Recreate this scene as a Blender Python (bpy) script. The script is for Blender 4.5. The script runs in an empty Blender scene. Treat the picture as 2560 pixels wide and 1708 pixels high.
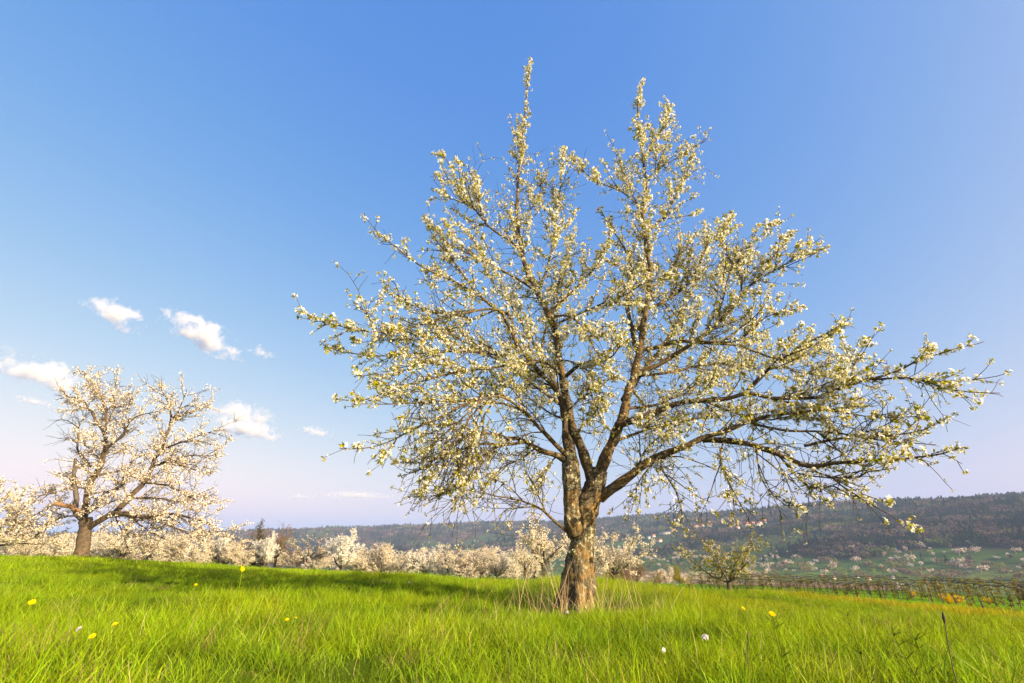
import bpy, math, random
import numpy as np
from mathutils import Vector, Matrix, noise as mnoise

R = math.radians
scene = bpy.context.scene
col = scene.collection
rng = np.random.default_rng(7)
random.seed(7)

# ------------------------------------------------------------------ camera
CAM_Z = 0.58
FPX = 2560 * 16 / 36                       # focal length in photo pixels
TILT = math.atan((1370 - 854) / FPX)       # horizon sits at photo row 1370
cam_d = bpy.data.cameras.new('camera')
cam_d.sensor_width = 36; cam_d.lens = 16
cam_d.clip_start = 0.02; cam_d.clip_end = 40000
cam = bpy.data.objects.new('camera', cam_d)
cam.location = (0, 0, CAM_Z)
cam.rotation_euler = (math.pi / 2 + TILT, 0, 0)
col.objects.link(cam)
scene.camera = cam

# ------------------------------------------------------------------ sky, sun, exposure
SUN_EL, SUN_AZ = 20.0, 126.0               # azimuth clockwise from +Y (view direction)
world = bpy.data.worlds.new('World'); scene.world = world
world.use_nodes = True
wn = world.node_tree.nodes; wl = world.node_tree.links
bg = wn['Background']
sky = wn.new('ShaderNodeTexSky'); sky.sky_type = 'NISHITA'; sky.sun_disc = False
sky.sun_elevation = R(SUN_EL); sky.sun_rotation = R(SUN_AZ)
sky.altitude = 300; sky.air_density = 1.0; sky.dust_density = 4.0; sky.ozone_density = 4.0
sep = wn.new('ShaderNodeSeparateColor'); com = wn.new('ShaderNodeCombineColor')   # film-like response of the whole sky
wl.new(sky.outputs[0], sep.inputs[0])
for i_, (g_, k_) in enumerate(((1.40, .335), (.76, .345), (.165, .70))):
    pw = wn.new('ShaderNodeMath'); pw.operation = 'POWER'; pw.inputs[1].default_value = g_
    mu = wn.new('ShaderNodeMath'); mu.operation = 'MULTIPLY'; mu.inputs[1].default_value = k_ / .455
    mi = wn.new('ShaderNodeMath'); mi.operation = 'MINIMUM'; mi.inputs[1].default_value = 6.0
    wl.new(sep.outputs[i_], pw.inputs[0]); wl.new(pw.outputs[0], mu.inputs[0]); wl.new(mu.outputs[0], mi.inputs[0]); wl.new(mi.outputs[0], com.inputs[i_])
wl.new(com.outputs[0], bg.inputs[0]); bg.inputs[1].default_value = 0.15

sd = bpy.data.lights.new('sun', 'SUN'); sd.energy = 4.8; sd.angle = R(0.53); sd.color = (1.0, 0.80, 0.50)
sun = bpy.data.objects.new('sun', sd); col.objects.link(sun)
SUNV = Vector((math.sin(R(SUN_AZ)) * math.cos(R(SUN_EL)), math.cos(R(SUN_AZ)) * math.cos(R(SUN_EL)), math.sin(R(SUN_EL))))
sun.rotation_euler = SUNV.to_track_quat('Z', 'Y').to_euler()
sun.location = (20, -20, 30)

vs = scene.view_settings
vs.view_transform = 'Standard'; vs.look = 'None'; vs.exposure = 1.6; vs.gamma = 1.0; vs.use_curve_mapping = False
scene.render.engine = 'CYCLES'
cy = scene.cycles
cy.max_bounces = 10; cy.diffuse_bounces = 5; cy.glossy_bounces = 1; cy.transmission_bounces = 3
cy.volume_bounces = 8; cy.transparent_max_bounces = 8
cy.use_adaptive_sampling = True; cy.adaptive_threshold = 0.015
cy.use_denoising = True
cy.denoiser = 'OPENIMAGEDENOISE'
cy.denoising_input_passes = 'RGB_ALBEDO_NORMAL'
cy.caustics_reflective = False; cy.caustics_refractive = False
cy.sample_clamp_indirect = 4.0
cy.volume_max_steps = 128

# ------------------------------------------------------------------ photo pixel -> direction
CT, ST = math.cos(TILT), math.sin(TILT)
def ray(px, py):
    a = px - 1280; b = 854 - py
    return a, FPX * CT - b * ST, FPX * ST + b * CT
def at(px, py, Y):                 # point on the ray at forward distance Y
    a, fw, z = ray(px, py); k = Y / fw
    return np.array((a * k, Y, CAM_Z + z * k))
def at_r(px, py, r):               # point on the ray at ground distance r
    a, fw, z = ray(px, py); k = r / math.hypot(a, fw)
    return np.array((a * k, fw * k, CAM_Z + z * k))
def px_size(px, py, r):            # metres per photo pixel there
    a, fw, z = ray(px, py)
    return r / math.hypot(a, fw)

# ------------------------------------------------------------------ terrain height
BC = np.array([-60, -46, -35, -21, -12, -4, 7, 14, 22, 29, 38, 45, 60], float)
E0 = np.array([-.4, -.55, -1.15, -2.25, -2.8, -3.4, -3.95, -4.1, -4.4, -4.35, -4.4, -4.6, -4.7])
t_ = lambda r, e: r * np.tan(np.radians(e))
E26 = E0 + np.array([0, 0, 0, 0, 0, 0, 0, -.1, -.4, -.85, -1.15, -1.15, -1.15])
z26 = t_(26, E26) - .10
rows = [(r, -CAM_Z + (z26 + CAM_Z) * (r / 26) ** 2 * 1.0) for r in (0, 2, 4, 6.5, 9, 12, 15, 18, 22)]
rows += [(26, z26), (34, t_(34, (E26 + E0) / 2 - .08) - .06), (45, t_(45, E0 + np.array([-.22, -.22, -.22, -.22, -.2, -.15, .02, .05, .05, .02, 0, 0, 0])) - .05),
         (60, t_(60, np.where(BC < 0, np.minimum(E0 - .35, -1.2), np.array([0, 0, 0, 0, 0, 0, -3.75, -3.72, -3.8, -3.85, -3.9, -4.0, -4.0])))),
         (90, t_(90, np.array([-3, -3, -3, -3.2, -3.4, -3.45, -3.45, -3.35, -3.35, -3.35, -3.35, -3.4, -3.4]))),
         (130, t_(130, np.full(13, -4.0))), (200, t_(200, np.full(13, -4.6))), (400, t_(400, np.full(13, -4.5))),
         (600, np.full(13, -40.0)), (860, np.full(13, -42.0)),
         (1000, t_(1000, np.array([-2.4, -2.4, -2.4, -2.4, -2.4, -2.3, -2.2, -2.1, -1.8, -1.5, -1.2, -1.1, -1.1]))),
         (1300, t_(1300, np.array([-2, -2, -2, -1.9, -1.8, -1.5, -.8, -.35, .45, 1.2, 1.9, 2.1, 2.3]))),
         (1700, t_(1700, np.array([-1.3, -1.3, -1.3, -1.2, -.9, -.6, .4, 1.2, 1.9, 2.8, 3.5, 3.6, 3.7]))),
         (2200, t_(2200, np.array([-.3, -.3, -.2, .3, .8, 1.2, 1.8, 2.5, 3.3, 3.8, 3.75, 3.75, 3.9]))),
         (2800, t_(2800, np.array([.7, .9, 1.3, 1.95, 2.45, 2.85, 2.8, 3.3, 3.65, 3.5, 3.2, 3.2, 3.4]))),
         (3500, t_(3500, np.array([.6, .8, 1.0, 1.4, 1.8, 2.1, 2.1, 2.4, 2.7, 2.6, 2.4, 2.4, 2.5]))),
         (9500, t_(9500, np.array([.2, .25, .3, .4, .5, .6, .6, .7, .8, .8, .7, .7, .8])))]
RR = np.array([r for r, _ in rows]); ZZ = np.array([z for _, z in rows])
NS, NB = 500, 260
S_of = lambda r: np.log1p(np.asarray(r, float) / 4.0)
sg = np.linspace(0, S_of(9500), NS); bgd = np.linspace(-60, 60, NB)
tmp = np.stack([np.interp(bgd, BC, ZZ[i]) for i in range(len(rows))])
rg = 4 * np.expm1(sg)
G = np.stack([np.interp(rg, RR, tmp[:, j]) for j in range(NB)], 1)
def blur(A, axis, s):
    k = np.exp(-.5 * (np.arange(-3 * s, 3 * s + 1) / s) ** 2); k /= k.sum()
    p = [(0, 0), (0, 0)]; p[axis] = (3 * s, 3 * s)
    return np.apply_along_axis(lambda v: np.convolve(v, k, 'valid'), axis, np.pad(A, p, mode='edge'))
G = blur(blur(G, 0, 5), 1, 7)
WAVES = [(rng.uniform(0, 6.28), rng.uniform(0, 6.28), 2 * math.pi / L, a) for L, a in
         ((1.1, .008), (1.7, .013), (2.9, .02), (4.7, .025), (8.0, .03), (13., .04))]
HW = [(rng.uniform(0, 6.28), rng.uniform(0, 6.28), 2 * math.pi / L, a) for L, a in ((900, 5.), (520, 4.), (310, 3.), (170, 1.6))]
def ground(x, y):
    x = np.asarray(x, float); y = np.asarray(y, float)
    r = np.hypot(x, y); th = np.degrees(np.arctan2(x, y))
    u = np.where(np.abs(th) > 60, np.sign(th) * 60 * (180 - np.abs(th)) / 120, th)
    fi = np.clip(S_of(r) / sg[-1] * (NS - 1), 0, NS - 1.001); fj = np.clip((u + 60) / 120 * (NB - 1), 0, NB - 1.001)
    i = fi.astype(int); j = fj.astype(int); a = fi - i; b = fj - j
    z = G[i, j] * (1 - a) * (1 - b) + G[i + 1, j] * a * (1 - b) + G[i, j + 1] * (1 - a) * b + G[i + 1, j + 1] * a * b
    w = np.clip(r / 3, 0, 1) * np.clip((90 - r) / 50, 0, 1)
    for p, q, k, am in WAVES: z = z + w * am * np.sin(k * (x * math.cos(p) + y * math.sin(p)) + q)
    w = np.clip((r - 900) / 500, 0, 1) * np.clip((2600 - r) / 500, .25, 1)
    for p, q, k, am in HW: z = z + w * am * np.sin(k * (x * math.cos(p) + y * math.sin(p)) + q)
    return z + CAM_Z
def gz(x, y): return float(ground(x, y))
def on_ground(px, r):              # ground point below photo column px at ground distance r
    p = at_r(px, 1400, r); return np.array((p[0], p[1], gz(p[0], p[1])))

def field_noise(x, y, scale, seed=0.0):
    return np.array([mnoise.noise((a / scale, b / scale, seed)) for a, b in zip(np.ravel(x), np.ravel(y))]).reshape(np.shape(x))

# ------------------------------------------------------------------ node helpers
def new_mat(name):
    m = bpy.data.materials.new(name); m.use_nodes = True
    n = m.node_tree.nodes; n.clear()
    return m, n, m.node_tree.links, n.new('ShaderNodeOutputMaterial')
def ramp(n, stops, interp='LINEAR'):
    c = n.new('ShaderNodeValToRGB'); e = c.color_ramp.elements; c.color_ramp.interpolation = interp
    while len(e) < len(stops): e.new(.5)
    for q, (p, v) in zip(e, stops): q.position = p; q.color = (*v, 1)
    return c
def noise_tex(n, l, vec, scale, detail=4, rough=.6):
    t = n.new('ShaderNodeTexNoise'); t.inputs['Scale'].default_value = scale
    t.inputs['Detail'].default_value = detail; t.inputs['Roughness'].default_value = rough
    if vec is not None: l.new(vec, t.inputs['Vector'])
    return t
def mixc(n, l, fac, a, b, mode='MIX'):
    m = n.new('ShaderNodeMix'); m.data_type = 'RGBA'; m.blend_type = mode
    for s, v in ((0, fac), (6, a), (7, b)):
        if hasattr(v, 'is_linked'): l.new(v, m.inputs[s])
        elif s == 0: m.inputs[0].default_value = v
        else: m.inputs[s].default_value = (*v, 1)
    return m.outputs[2]
def mathn(n, l, op, a, b=None, clamp=False):
    m = n.new('ShaderNodeMath'); m.operation = op; m.use_clamp = clamp
    for i, v in enumerate((a, b)):
        if v is None: continue
        if hasattr(v, 'is_linked'): l.new(v, m.inputs[i])
        else: m.inputs[i].default_value = v
    return m.outputs[0]

def leafy(name, stops, trans=.4, vary=None, rough=None):
    """diffuse + translucent sheet, colour varied piece by piece"""
    m, n, l, out = new_mat(name)
    g = n.new('ShaderNodeNewGeometry'); c = ramp(n, stops); l.new(g.outputs['Random Per Island'], c.inputs[0])
    cc = c.outputs[0]
    if vary:
        nz = noise_tex(n, l, g.outputs['Position'], vary[0], 2); f = ramp(n, [(.35, (0, 0, 0)), (.65, (1, 1, 1))]); l.new(nz.outputs[0], f.inputs[0])
        cc = mixc(n, l, f.outputs[0], cc, mixc(n, l, 1.0, cc, vary[1], 'MULTIPLY'))
    d = n.new('ShaderNodeBsdfDiffuse'); t = n.new('ShaderNodeBsdfTranslucent'); x = n.new('ShaderNodeMixShader')
    l.new(cc, d.inputs[0]); l.new(cc, t.inputs[0]); x.inputs[0].default_value = trans
    l.new(d.outputs[0], x.inputs[1]); l.new(t.outputs[0], x.inputs[2]); l.new(x.outputs[0], out.inputs[0])
    return m
def inst_col(name, trans=.0, gloss=0.0):
    """colour carried by each scattered plant"""
    m, n, l, out = new_mat(name)
    a = n.new('ShaderNodeAttribute'); a.attribute_type = 'INSTANCER'; a.attribute_name = 'col'
    g = n.new('ShaderNodeNewGeometry')
    hv = n.new('ShaderNodeHueSaturation'); l.new(a.outputs['Color'], hv.inputs['Color'])
    mr = n.new('ShaderNodeMapRange'); l.new(g.outputs['Random Per Island'], mr.inputs[0]); mr.inputs[3].default_value = .45; mr.inputs[4].default_value = 1.5
    l.new(mr.outputs[0], hv.inputs['Value'])
    w = n.new('ShaderNodeTexWhiteNoise'); w.noise_dimensions = '1D'; l.new(g.outputs['Random Per Island'], w.inputs['W'])
    mh = n.new('ShaderNodeMapRange'); l.new(w.outputs[0], mh.inputs[0]); mh.inputs[3].default_value = .478; mh.inputs[4].default_value = .517
    l.new(mh.outputs[0], hv.inputs['Hue'])
    d = n.new('ShaderNodeBsdfDiffuse'); l.new(hv.outputs[0], d.inputs[0]); s = d
    if trans:
        t = n.new('ShaderNodeBsdfTranslucent'); l.new(hv.outputs[0], t.inputs[0]); s = n.new('ShaderNodeMixShader'); s.inputs[0].default_value = trans
        l.new(d.outputs[0], s.inputs[1]); l.new(t.outputs[0], s.inputs[2])
    if gloss:
        gl = n.new('ShaderNodeBsdfGlossy'); gl.inputs['Roughness'].default_value = .42; gl.inputs[0].default_value = (.9, .95, .8, 1)
        s2 = n.new('ShaderNodeMixShader'); s2.inputs[0].default_value = gloss
        l.new(s.outputs[0], s2.inputs[1]); l.new(gl.outputs[0], s2.inputs[2]); s = s2
    l.new(s.outputs[0], out.inputs[0])
    return m
def plain(name, c, c2=None, scale=8.0, rough=.8, bump=0.0):
    m, n, l, out = new_mat(name)
    p = n.new('ShaderNodeBsdfPrincipled'); p.inputs['Roughness'].default_value = rough
    tc = n.new('ShaderNodeTexCoord'); nz = noise_tex(n, l, tc.outputs['Object'], scale, 5)
    rm = ramp(n, [(.35, c), (.65, c2 or tuple(v * .75 for v in c))]); l.new(nz.outputs[0], rm.inputs[0]); l.new(rm.outputs[0], p.inputs[0])
    if bump:
        b = n.new('ShaderNodeBump'); b.inputs['Strength'].default_value = bump; b.inputs['Distance'].default_value = .02
        l.new(nz.outputs[0], b.inputs['Height']); l.new(b.outputs[0], p.inputs['Normal'])
    l.new(p.outputs[0], out.inputs[0]); return m

def bark_mat(name, base, dark, warm, lichen, lich_amt=.5, scale=1.0):
    m, n, l, out = new_mat(name)
    p = n.new('ShaderNodeBsdfPrincipled'); p.inputs['Roughness'].default_value = .9
    tc = n.new('ShaderNodeTexCoord'); mp = n.new('ShaderNodeMapping'); mp.inputs['Scale'].default_value = (1, 1, .3)
    l.new(tc.outputs['Object'], mp.inputs[0])
    a = noise_tex(n, l, mp.outputs[0], 16 * scale, 6, .65); b = noise_tex(n, l, tc.outputs['Object'], 5 * scale, 4); c = noise_tex(n, l, tc.outputs['Object'], 19 * scale, 6, .7)
    d = noise_tex(n, l, tc.outputs['Object'], 3.1 * scale, 3)
    r1 = ramp(n, [(.3, dark), (.52, base), (.75, tuple(v * 1.3 for v in base))]); l.new(a.outputs[0], r1.inputs[0])
    rb = ramp(n, [(.45, (0, 0, 0)), (.62, (1, 1, 1))]); l.new(b.outputs[0], rb.inputs[0])
    c1 = mixc(n, l, rb.outputs[0], r1.outputs[0], mixc(n, l, .75, r1.outputs[0], warm))
    rl = ramp(n, [(.52, (0, 0, 0)), (.57, (1, 1, 1))]); l.new(c.outputs[0], rl.inputs[0])
    rd = ramp(n, [(.40, (0, 0, 0)), (.60, (1, 1, 1))]); l.new(d.outputs[0], rd.inputs[0])
    f = mathn(n, l, 'MULTIPLY', rl.outputs[0], mathn(n, l, 'MULTIPLY', rd.outputs[0], lich_amt))
    l.new(mixc(n, l, f, c1, lichen), p.inputs[0])
    bp = n.new('ShaderNodeBump'); bp.inputs['Strength'].default_value = 1.0; bp.inputs['Distance'].default_value = .05
    l.new(mathn(n, l, 'ADD', a.outputs[0], mathn(n, l, 'MULTIPLY', rl.outputs[0], .15)), bp.inputs['Height']); l.new(bp.outputs[0], p.inputs['Normal'])
    l.new(p.outputs[0], out.inputs[0]); return m

M = {}
M['bark'] = bark_mat('cherry_bark', (.085, .066, .036), (.008, .006, .004), (.27, .155, .042), (.46, .44, .29), 1.0)
M['limb'] = bark_mat('limb_bark', (.078, .056, .032), (.012, .009, .006), (.19, .11, .036), (.29, .28, .18), .45)
M['twig'] = plain('twig_bark', (.06, .042, .028), (.028, .02, .015), 14)
M['far_bark'] = plain('orchard_bark', (.12, .082, .05), (.035, .025, .018), 7, .9, .8)
M['dead'] = plain('dead_wood', (.10, .085, .075), (.05, .04, .035), 6)
M['cut'] = plain('cut_wood', (.27, .15, .07), (.17, .09, .05), 6)
M['petal'] = leafy('petals', [(0, (.90, .86, .76)), (.5, (.94, .91, .85)), (1, (.96, .94, .91))], .5)
M['centre'] = leafy('blossom_centres', [(0, (.58, .46, .08)), (.5, (.50, .48, .10)), (1, (.62, .40, .06))], .4)
M['leaf'] = leafy('young_leaves', [(0, (.24, .27, .010)), (.5, (.38, .38, .012)), (1, (.50, .38, .02))], .5)
M['petal_far'] = leafy('petals_orchard', [(0, (.54, .44, .30)), (.35, (.80, .71, .56)), (1, (.92, .86, .76))], .38)
M['petal_pink'] = leafy('petals_left_tree', [(0, (.60, .48, .34)), (.4, (.84, .74, .62)), (1, (.92, .86, .78))], .35)
M['leaf_far'] = leafy('orchard_leaves', [(0, (.17, .14, .03)), (.5, (.22, .21, .04)), (1, (.30, .20, .06))], .4)
M['leaf_yellow'] = leafy('spring_yellow_leaves', [(0, (.27, .25, .01)), (1, (.42, .36, .02))], .4)
M['leaf_orange'] = leafy('copper_leaves', [(0, (.30, .17, .03)), (1, (.42, .28, .05))], .4)
M['forsythia'] = leafy('yellow_blossom', [(0, (.75, .50, .0)), (1, (.90, .62, .01))], .3)
M['leaf_olive'] = leafy('olive_leaves', [(0, (.20, .19, .025)), (1, (.36, .33, .05))], .4)
M['brush'] = leafy('bare_twigs', [(0, (.20, .105, .055)), (.6, (.30, .16, .08)), (1, (.40, .23, .11))], .1)
M['needle'] = leafy('needles', [(0, (.035, .04, .014)), (1, (.09, .075, .03))], .1)
M['grass'] = inst_col('grass_blades', .5, .008)
M['foliage_far'] = inst_col('far_foliage', .15)
M['dry'] = leafy('dry_stalks', [(0, (.36, .25, .13)), (.5, (.50, .37, .21)), (1, (.62, .48, .30))], .25)
M['weed'] = leafy('weed_green', [(0, (.16, .24, .01)), (1, (.23, .31, .015))], .4)
M['weed_dark'] = leafy('weed_dark', [(0, (.07, .10, .02)), (1, (.11, .12, .03))], .3)
M['yellow'] = leafy('yellow_flower', [(0, (.85, .55, .0)), (1, (.95, .72, .01))], .35)
M['lilac'] = leafy('lilac_flower', [(0, (.72, .60, .72)), (1, (.86, .78, .84))], .35)
M['seed'] = plain('seed_head', (.10, .07, .04), (.05, .035, .02), 60)
M['post'] = plain('grey_post', (.24, .19, .14), (.13, .10, .075), 9)
M['net'] = plain('rolled_net', (.19, .145, .11), (.13, .10, .08), 9)
M['wire'] = plain('wire', (.16, .14, .12), None, 5, .5)
M['wall'] = plain('white_plaster', (.70, .66, .62), (.62, .58, .54), .3)
M['wall2'] = plain('cream_plaster', (.62, .53, .42), (.56, .47, .37), .3)
M['roof_red'] = plain('red_tiles', (.34, .12, .07), (.26, .09, .055), .5)
M['roof_grey'] = plain('grey_tiles', (.20, .17, .16), (.15, .13, .12), .5)
M['pane'] = plain('dark_panes', (.05, .055, .065), None, 1, .3)
M['mast'] = plain('white_steel', (.80, .80, .80), (.78, .78, .78), .1, .4)
M['path'] = plain('pale_track', (.45, .42, .38), (.38, .35, .31), .4)

# ------------------------------------------------------------------ object helpers
def tag(o, label=None, cat=None, group=None, kind=None):
    for k, v in (('label', label), ('category', cat), ('group', group), ('kind', kind)):
        if v: o[k] = v
    return o
def mesh_np(name, V, F, mat, smooth=False):
    """V (n,3), F list of int arrays (m,k) with k corners each"""
    me = bpy.data.meshes.new(name)
    F = [np.asarray(f, np.int32) for f in F if len(f)]
    V = np.asarray(V, np.float32)
    me.vertices.add(len(V)); me.vertices.foreach_set('co', V.ravel())
    if F:
        loops = np.concatenate([f.ravel() for f in F])
        tot = np.concatenate([np.full(len(f), f.shape[1], np.int32) for f in F])
        me.loops.add(len(loops)); me.loops.foreach_set('vertex_index', loops)
        me.polygons.add(len(tot)); me.polygons.foreach_set('loop_start', np.concatenate(([0], np.cumsum(tot)[:-1])).astype(np.int32))
        me.polygons.foreach_set('loop_total', tot)
        if smooth: me.polygons.foreach_set('use_smooth', np.ones(len(tot), bool))
    me.update(calc_edges=True)
    for m in (mat if isinstance(mat, (list, tuple)) else [mat]): me.materials.append(m)
    return me
def link(name, data, parent=None, loc=None):
    o = bpy.data.objects.new(name, data); col.objects.link(o)
    if parent: o.parent = parent
    if loc is not None: o.location = loc
    return o
def empty(name, loc, rz=0):
    o = bpy.data.objects.new(name, None); o.empty_display_size = .2; col.objects.link(o)
    o.location = loc; o.rotation_euler = (0, 0, rz); return o
def copy_tree(o, parent=None):
    c = o.copy(); col.objects.link(c)
    c.parent = parent
    for ch in list(o.children): copy_tree(ch, c)
    return c

class Geo:
    """collects vertices and faces for one mesh"""
    def __init__(s): s.V = []; s.F = {}; s.n = 0
    def add(s, V, F):
        V = np.asarray(V, float)
        for f in F:
            f = np.asarray(f, int)
            if len(f): s.F.setdefault(f.shape[1], []).append(f + s.n)
        s.V.append(V); s.n += len(V)
    def mesh(s, name, mat, smooth=False, origin=None):
        V = np.concatenate(s.V) if s.V else np.zeros((0, 3))
        if origin is not None: V = V - np.asarray(origin)
        return mesh_np(name, V, [np.concatenate(f) for f in s.F.values()], mat, smooth)
    def box(s, c, size, rz=0):
        x, y, z = [v / 2 for v in size]
        P = np.array([(-x, -y, -z), (x, -y, -z), (x, y, -z), (-x, y, -z), (-x, -y, z), (x, -y, z), (x, y, z), (-x, y, z)])
        ca, sa = math.cos(rz), math.sin(rz); P = P @ np.array([[ca, sa, 0], [-sa, ca, 0], [0, 0, 1]])
        s.add(P + np.asarray(c), [[(0, 3, 2, 1), (4, 5, 6, 7), (0, 1, 5, 4), (1, 2, 6, 5), (2, 3, 7, 6), (3, 0, 4, 7)]])

def frames(P):
    T = np.gradient(P, axis=0); T /= np.linalg.norm(T, axis=1)[:, None] + 1e-9
    ref = np.array((.13, .97, .2)) if abs(T[:, 1]).mean() < .8 else np.array((.97, .1, .2))
    U = np.cross(T, ref); U /= np.linalg.norm(U, axis=1)[:, None] + 1e-9
    return T, U, np.cross(T, U)
def tube(g, P, rad, k):
    P = np.asarray(P); n = len(P); T, U, W = frames(P)
    a = np.arange(k) * 2 * math.pi / k
    V = P[:, None] + np.asarray(rad)[:, None, None] * (np.cos(a)[None, :, None] * U[:, None] + np.sin(a)[None, :, None] * W[:, None])
    i = np.arange(n - 1)[:, None] * k; j = np.arange(k)[None]; jn = (j + 1) % k
    F = np.stack([i + j, i + jn, i + k + jn, i + k + j], -1).reshape(-1, 4)
    g.add(V.reshape(-1, 3), [F, [tuple(range((n - 1) * k, n * k))]] if k == 3 else [F, [(((n - 1) * k), (n - 1) * k + 1, (n - 1) * k + 2)]])
def sides(r): return 14 if r > .07 else 10 if r > .03 else 6 if r > .012 else 4 if r > .006 else 3

def unit(v): return v / (np.linalg.norm(v) + 1e-9)
def resample(P, n):
    P = np.asarray(P, float)
    d = np.concatenate(([0], np.cumsum(np.linalg.norm(np.diff(P, axis=0), axis=1)))); u = d / d[-1]
    # Catmull-Rom through the traced points
    q = np.linspace(0, 1, n); i = np.clip(np.searchsorted(u, q, 'right') - 1, 0, len(P) - 2)
    t = ((q - u[i]) / (u[i + 1] - u[i] + 1e-9))[:, None]
    p0 = P[np.maximum(i - 1, 0)]; p1 = P[i]; p2 = P[i + 1]; p3 = P[np.minimum(i + 2, len(P) - 1)]
    return .5 * (2 * p1 + (p2 - p0) * t + (2 * p0 - 5 * p1 + 4 * p2 - p3) * t ** 2 + (3 * p1 - p0 - 3 * p2 + p3) * t ** 3)
def length(P): return float(np.linalg.norm(np.diff(P, axis=0), axis=1).sum())

def grow(start, d, L, n, trop, wander, rg_):
    """one wandering shoot: list of points"""
    P = [np.array(start)]; d = unit(np.array(d)); s = L / n
    for i in range(n):
        d = unit(d + rg_.normal(0, wander, 3) + np.array((0, 0, trop)))
        P.append(P[-1] + d * s)
    return np.array(P)
def side_dir(T, rg_, ang, up=0.0):
    v = rg_.normal(0, 1, 3); v = unit(v - T * v.dot(T)); v = unit(v + np.array((0, 0, up))); v = unit(v - T * v.dot(T))
    return unit(T * math.cos(ang) + v * math.sin(ang))

# ------------------------------------------------------------------ small blossom pieces
def flower_geo(rg_, petals=5, r=.0145):
    V = []; F = []; tilt = rg_.uniform(.15, .6)
    for i in range(petals):
        a = i * 2 * math.pi / petals + rg_.normal(0, .08); w = .62
        for rr, da, h in ((.12, 0, 0), (.72, -w, .35), (1.05, 0, .5), (.72, w, .35)):
            V.append((r * rr * math.cos(a + da * .85), r * rr * math.sin(a + da * .85), r * h * tilt * 1.6))
        F.append((4 * i, 4 * i + 1, 4 * i + 2, 4 * i + 3))
    return np.array(V), F
def rot_to(d, spin):
    q = Vector(d).to_track_quat('Z', 'Y'); return np.array((q @ Matrix.Rotation(spin, 3, 'Z').to_quaternion()).to_matrix())
def cluster_protos(n, seed, nflow=(6, 9), rad=.034):
    rg_ = np.random.default_rng(seed); out = []
    for _ in range(n):
        pet, cen, lea = Geo(), Geo(), Geo()
        for k in range(rg_.integers(*nflow)):
            d = unit(rg_.normal(0, 1, 3) + np.array((0, 0, .75))); c = d * rad * rg_.uniform(.65, 1.2)
            V, F = flower_geo(rg_, r=.0174 * rg_.uniform(.75, 1.15)); Mx = rot_to(unit(d + rg_.normal(0, .35, 3)), rg_.uniform(0, 6.28))
            pet.add(V @ Mx.T + c, [F])
            s = .004; q = np.array([(s, 0, .003), (0, s, .003), (-s, 0, .003), (0, -s, .003)]); cen.add(q @ Mx.T + c, [[(0, 1, 2, 3)]])
        for k in range(rg_.integers(3, 5)):
            d = unit(rg_.normal(0, 1, 3) + np.array((0, 0, .9))); L = rg_.uniform(.045, .075); w = L * .2
            Mx = rot_to(d, rg_.uniform(0, 6.28))
            V = np.array([(0, 0, .004), (w, .2 * w, L * .45), (0, -.35 * w, L * .5), (-w, .2 * w, L * .45), (0, rg_.uniform(.0, .8) * w, L)]) @ Mx.T
            lea.add(V, [[(0, 1, 2), (0, 2, 3), (1, 4, 2), (2, 4, 3)]])
        out.append((pet, cen, lea))
    return out
def leaf_protos(n, seed):
    """rosettes: mostly young leaves, one or two flowers"""
    rg_ = np.random.default_rng(seed); out = []
    for _ in range(n):
        pet, cen, lea = Geo(), Geo(), Geo()
        for k in range(rg_.integers(2, 5)):
            d = unit(rg_.normal(0, 1, 3) + np.array((0, 0, .6))); c = d * .03
            V, F = flower_geo(rg_, r=.0135); pet.add(V @ rot_to(d, rg_.uniform(0, 6)).T + c, [F])
        for k in range(rg_.integers(5, 8)):
            d = unit(rg_.normal(0, 1, 3) + np.array((0, 0, .7))); L = rg_.uniform(.028, .05); w = L * .2
            V = np.array([(0, 0, .004), (w, .2 * w, L * .45), (0, -.35 * w, L * .5), (-w, .2 * w, L * .45), (0, .4 * w, L)]) @ rot_to(d, rg_.uniform(0, 6.28)).T
            lea.add(V, [[(0, 1, 2), (0, 2, 3), (1, 4, 2), (2, 4, 3)]])
            if k < 2: cen.add(V * .55 + d * .006, [[(0, 1, 2), (0, 2, 3), (1, 4, 2), (2, 4, 3)]])
        out.append((pet, cen, lea))
    return out
def stamp(g, proto, X, Mx, sc):
    """copies of one small piece at points X with rotations Mx and sizes sc"""
    if not len(X) or not proto.V: return
    V = np.concatenate(proto.V); n = len(V)
    W = np.einsum('aij,vj->avi', Mx, V) * sc[:, None, None] + X[:, None]
    off = (np.arange(len(X)) * n)
    for k, fs in proto.F.items():
        f = np.concatenate(fs); g.F.setdefault(k, []).append((f[None] + off[:, None, None]).reshape(-1, k) + g.n)
    g.V.append(W.reshape(-1, 3)); g.n += len(X) * n
def frames_for(D, rg_):
    """rotation matrices whose z axis is D"""
    D = D / (np.linalg.norm(D, axis=1)[:, None] + 1e-9)
    A = rg_.normal(0, 1, D.shape); U = np.cross(A, D); U /= np.linalg.norm(U, axis=1)[:, None] + 1e-9
    return np.stack([U, np.cross(D, U), D], -1)
def sample_along(P, ds, rg_, t0=0.0):
    d = np.concatenate(([0], np.cumsum(np.linalg.norm(np.diff(P, axis=0), axis=1)))); L = d[-1]
    n = max(1, int(L * (1 - t0) / ds)); s = L * t0 + (np.arange(n) + rg_.uniform(0, 1, n)) * (L * (1 - t0) / n)
    X = np.stack([np.interp(s, d, P[:, i]) for i in range(3)], 1)
    i = np.clip(np.searchsorted(d, s) - 1, 0, len(P) - 2); T = P[i + 1] - P[i]
    return X, T / (np.linalg.norm(T, axis=1)[:, None] + 1e-9)
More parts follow.
